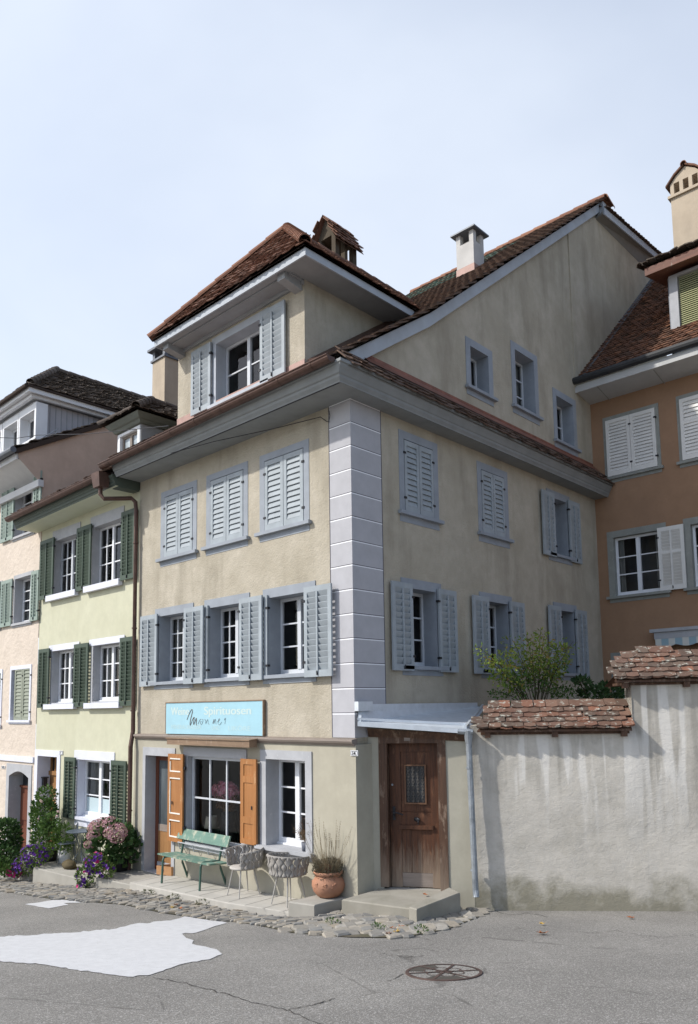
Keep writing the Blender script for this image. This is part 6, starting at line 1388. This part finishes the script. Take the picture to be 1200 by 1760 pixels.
st = zhit(119, 1487, -.33); c = MB(); c.blob(st, .22, .13, .11, jit=.10, n=16, k=10, rnd=random.Random(4)); o = c.build('boulder', [stucco('brown_boulder', (.11, .085, .045), (.075, .06, .035), (.22, .18, .12), bs=.5)], smooth=True, base=st - Vector((0, 0, .1))); tag(o, 'brown rounded stone lying on the step beside the cafe table', 'stone')
# things in the shop window
wi = lambda x, y, Y: hit(x, y, (0, Y, 0), (0, 1, 0))
vb = wi(394, 1445, .36); BQ = thing('flower_bouquet', 'large bunch of pink dried hydrangeas in a dark vase behind the shop glass', 'flowers', (vb.x, .36, vb.z - .15))
c = MB(); c.lathe((vb.x, .36, vb.z - .15), [(.12, 0), (.15, .1), (.16, .45), (.14, .68), (.13, .68)], 24); c.build('vase', [paint('dark_basket', (.03, .03, .032), .7, .3, bs=.6)], BQ, smooth=True)
c = MB(); fc = wi(388, 1362, .34)
for k in range(1300):
    v = Vector((rp_.gauss(0, 1), rp_.gauss(0, 1), rp_.gauss(0, 1))).normalized(); v.z = abs(v.z) if rp_.random() < .75 else v.z; g = rp_.uniform(.70, 1.04); lump = .84 + .16 * math.sin(v.x * 7) * math.cos(v.y * 6 + v.z * 5)
    flower(c, fc + Vector((v.x * .43, v.y * .16, v.z * .20)) * g * lump, v, rp_.uniform(.022, .034), rp_, n=4)
c.build('flowers', [leafmat('pink_dried_petals', [(.86, .36, .50), (.90, .50, .62), (.78, .28, .40), (.84, .56, .60)])], BQ)
c = MB()
for k in range(90): a = rp_.uniform(0, 6.28); r = rp_.uniform(.05, .33); c.tube([Vector((vb.x + .08 * math.cos(a), .36 + .08 * math.sin(a), vb.z + .5)), fc + Vector((r * math.cos(a), r * math.sin(a) * .4, -.03))], .005, 4, cap=False)
leaves(c, [(fc + Vector((.05, 0, -.16)), (.28, .14, .14), 1)], 300, .04, .08, rp_, asp=.4, droop=.6); c.build('stem', [leafmat('dry_brown_stems', [(.24, .13, .06), (.30, .17, .08), (.16, .09, .05)])], BQ)
lb = wi(363.5, 1445, .32); TL = thing('table_lamp', 'small beige table lamp behind the shop glass', 'lamp', (lb.x, .32, lb.z))
zs0, zs1 = wi(364, 1423, .32).z, wi(364, 1403, .32).z
c = MB(); c.lathe((lb.x, .32, 0), [(.135, zs0), (.10, zs1), (.094, zs1), (.128, zs0)], 28); c.build('lamp_shade', [paint('beige_lamp_shade', (.50, .46, .36), .8, .05)], TL, smooth=True)
c = MB(); c.lathe((lb.x, .32, lb.z - .12), [(.08, 0), (.08, .02), (.012, .04), (.012, zs1 - lb.z + .06)], 16); c.build('lamp_foot', [M_['gstone']], TL)
# pot on the window sill
sp = hit(516, 1456, (0, -.10, 0), (0, 1, 0)); spz = wop[2] + .006; s0_ = Vector((FG.px(517, 1460, .06)[0], -.11, spz)); SP = thing('potted_plant', 'dry heather in a small dark pot on the sill of the right shop window', 'plant pot', s0_)
s0_.y = .0; c = MB(); c.lathe(s0_, [(.06, 0), (.075, .13), (.065, .13)], 16); c.build('pot', [paint('slate_pot', (.12, .13, .16), .6, .1)], SP, smooth=True)
c = MB(); leaves(c, [(s0_ + Vector((0, 0, .22)), (.11, .09, .10), 1)], 260, .02, .045, rp_, asp=.35, up=.8)
for k in range(40): a = rp_.uniform(0, 6.28); t = s0_ + Vector((math.cos(a) * rp_.uniform(.05, .32), math.sin(a) * .08, rp_.uniform(.25, .48))); c.tube([s0_ + Vector((0, 0, .12)), (s0_ + t) / 2 + Vector((0, 0, .12)), t], .0022, 3, cap=False); leaves(c, [(t, (.03, .02, .03), 1)], 5, .015, .03, rp_, asp=.5)
c.build('foliage', [leafmat('brown_heather', [(.17, .10, .06), (.22, .15, .09), (.12, .075, .05)])], SP)
# cracks in the asphalt
def crack(pxs, w):
    c = MB(); P = []
    for (x0, y0), (x1, y1) in zip(pxs, pxs[1:]):
        k = max(2, int(abs(x1 - x0) / 6))
        for j in range(k): P.append(ghit(x0 + (x1 - x0) * j / k + rp_.uniform(-2, 2), y0 + (y1 - y0) * j / k + rp_.uniform(-1.5, 1.5)))
    for i in range(len(P) - 1):
        d = (P[i + 1] - P[i]); n = Vector((-d.y, d.x, 0)).normalized() * w * rp_.uniform(.3, 1)
        g = lambda v: Vector((v.x, v.y, h(v.x, v.y) + .0045))
        c.face([g(P[i] - n), g(P[i + 1] - n * .8), g(P[i + 1] + n * .8), g(P[i] + n)])
    c.build('road_crack', [CRK], kind='structure')
CRK = flat('dark_crack_tar', (.05, .046, .042), .95)  # one even dark colour for the thin crack strips laid on the road
crack([(262, 1681), (320, 1690), (380, 1707), (440, 1725), (495, 1737), (550, 1725), (585, 1714)], .008); crack([(495, 1737), (520, 1748), (560, 1765)], .006); crack([(694, 1676), (672, 1684), (655, 1692)], .009)
crack([(838, 1563), (870, 1572), (905, 1570), (950, 1578)], .008); crack([(655, 1640), (700, 1646), (735, 1643)], .006); crack([(1010, 1605), (1060, 1600), (1130, 1612), (1200, 1606)], .005)
# manhole cover
mc = ghit(763, 1672); MH = thing('manhole_cover', 'round rusty manhole cover with asphalt-filled star pattern in the road', 'manhole cover', mc)
def gd_(x, y, o_): return Vector((x, y, h(x, y) + o_))
rM = .345; xd, yd = RGT, FWD
def mp_(r, a, o_): return gd_(mc.x + r * (xd.x * math.cos(a) + yd.x * math.sin(a)), mc.y + r * (xd.y * math.cos(a) + yd.y * math.sin(a)), o_)
c = MB(); N = 48
for k in range(N):
    a, b = 2 * math.pi * k / N, 2 * math.pi * (k + 1) / N; c.face([mp_(rM - .028, a, .010), mp_(rM, a, .010), mp_(rM, b, .010), mp_(rM - .028, b, .010)]); c.face([mp_(rM, a, .010), mp_(rM + .004, a, -.01), mp_(rM + .004, b, -.01), mp_(rM, b, .010)])
c.build('frame', [metal('rusty_iron', (.10, .065, .055), .7, .3, .3)], MH)
c = MB()
def bar(p, q, w_=.013, o_=.011):
    P_, Q_ = Vector(p), Vector(q); d_ = (Q_ - P_).normalized(); n_ = Vector((-d_.y, d_.x, 0)) * w_; z_ = lambda v: gd_(v.x, v.y, o_); c.face([z_(P_ - n_), z_(Q_ - n_), z_(Q_ + n_), z_(P_ + n_)])
for k in range(6):
    a = R_(60 * k + 8); rm_ = .19; bar(mp_(.0, a, 0), mp_(rm_, a, 0)); bar(mp_(rm_, a, 0), mp_(rM - .02, a, 0))
    cc = mp_(.125, a + R_(30), 0); 
    for j in range(10):
        q1, q2 = 2 * math.pi * j / 10, 2 * math.pi * (j + 1) / 10; bar((cc.x + .062 * math.cos(q1), cc.y + .062 * math.sin(q1), 0), (cc.x + .062 * math.cos(q2), cc.y + .062 * math.sin(q2), 0), .006)
c.build('ribs', [bpy.data.materials['rusty_iron']], MH)
c = MB()
for k in range(N):
    a, b = 2 * math.pi * k / N, 2 * math.pi * (k + 1) / N; c.face([mp_(0, 0, .0055), mp_(rM - .028, a, .0055), mp_(rM - .028, b, .0055)])
c.build('filling', [M_['asph']], MH)
for a0_, a1_ in ((100, 170), (235, 300)):
    K = 8; c = MB()
    for k in range(K): a, b = R_(a0_ + (a1_ - a0_) * k / K), R_(a0_ + (a1_ - a0_) * (k + 1) / K); c.face([mp_(.19, a, .008), mp_(rM - .03, a, .008), mp_(rM - .03, b, .008), mp_(.19, b, .008)])
    c.build('dark_filling', [flat('dark_tar', (.07, .062, .052), .9)], MH)
# fallen leaves
LF = [flat('rust_leaf', (.30, .11, .045), .8), flat('yellow_leaf', (.42, .28, .08), .8), flat('brown_leaf', (.20, .10, .06), .8)]
def leaf(px_, s, m_, label, z=None):
    p = ghit(*px_) if z is None else zhit(*px_, z); c = MB(); a0_ = rp_.uniform(0, 6.28); pts = []
    for k in range(14):
        a = a0_ + 2 * math.pi * k / 14; r = s * (1 if k % 2 == 0 else .55) * rp_.uniform(.75, 1.1); x, y = p.x + r * math.cos(a), p.y + r * .8 * math.sin(a); pts.append(Vector((x, y, (h(x, y) if z is None else z) + .02 + rp_.uniform(0, .03) * (r / s))))
    c.mesh([Vector((p.x, p.y, (h(p.x, p.y) if z is None else z) + .016))] + pts, [(0, 1 + k, 1 + (k + 1) % 14) for k in range(14)]); o = c.build('fallen_leaf', [m_], base=p); tag(o, label, 'leaf', 'fallen leaves on the ground')
leaf((931, 1607), .085, LF[0], 'curled rust brown leaf, the largest on the asphalt'); leaf((932, 1591), .05, LF[1], 'yellow leaf just behind the largest rust leaf on the asphalt'); leaf((1085, 1580), .065, LF[0], 'rust leaf alone near the foot of the white wall')
leaf((843, 1549), .06, LF[2], 'brown leaf at the foot of the zinc downpipe'); leaf((731, 1540), .05, LF[0], 'rust leaf on the doorstep below the old door', .245); leaf((1140, 1563), .03, LF[2], 'tiny brown leaf at the right end of the white wall foot')
for k, (x, y) in enumerate(((676, 1598), (681, 1604), (668, 1608), (690, 1596), (296, 1562), (302, 1558), (310, 1564))):
    p = ghit(x, y); leaf((x, y), .06, LF[k % 3], 'small withered leaf caught between the cobbles', h(p.x, p.y) + .04)
# weeds in the joints
WD = [G1, leafmat('moss_weeds', [(.07, .085, .03), (.10, .115, .035), (.05, .06, .025)])]
for k, (x, y, s, lab) in enumerate(((226, 1528, .09, 'grass tuft at the left end of the pale terrace'), (350, 1558, .16, 'low moss cushion on the cobbles below the bench'), (300, 1549, .14, 'flat dark weed on the cobbles below the terrace edge'), (572, 1592, .10, 'weed on the cobbles below the stone step'), (650, 1602, .09, 'weed on the cobbles in front of the doorstep'), (836, 1551, .10, 'weed at the foot of the white wall beside the downpipe'), (1090, 1553, .05, 'tiny weed at the foot of the white wall'), (255, 1540, .12, 'brown weed on the cobbles beside the shop step'), (725, 1606, .08, 'grass at the outer edge of the cobbles'))):
    p = ghit(x, y); c = MB(); leaves(c, [((p.x, p.y, h(p.x, p.y) + .05), (s, s * .8, .045), 1)], int(400 * s) + 40, .02, .045, rp_, asp=.35, up=.7); tag(c.build('weed', [WD[0 if k in (0, 3, 4, 8) else 1]], base=p), lab, 'weed')
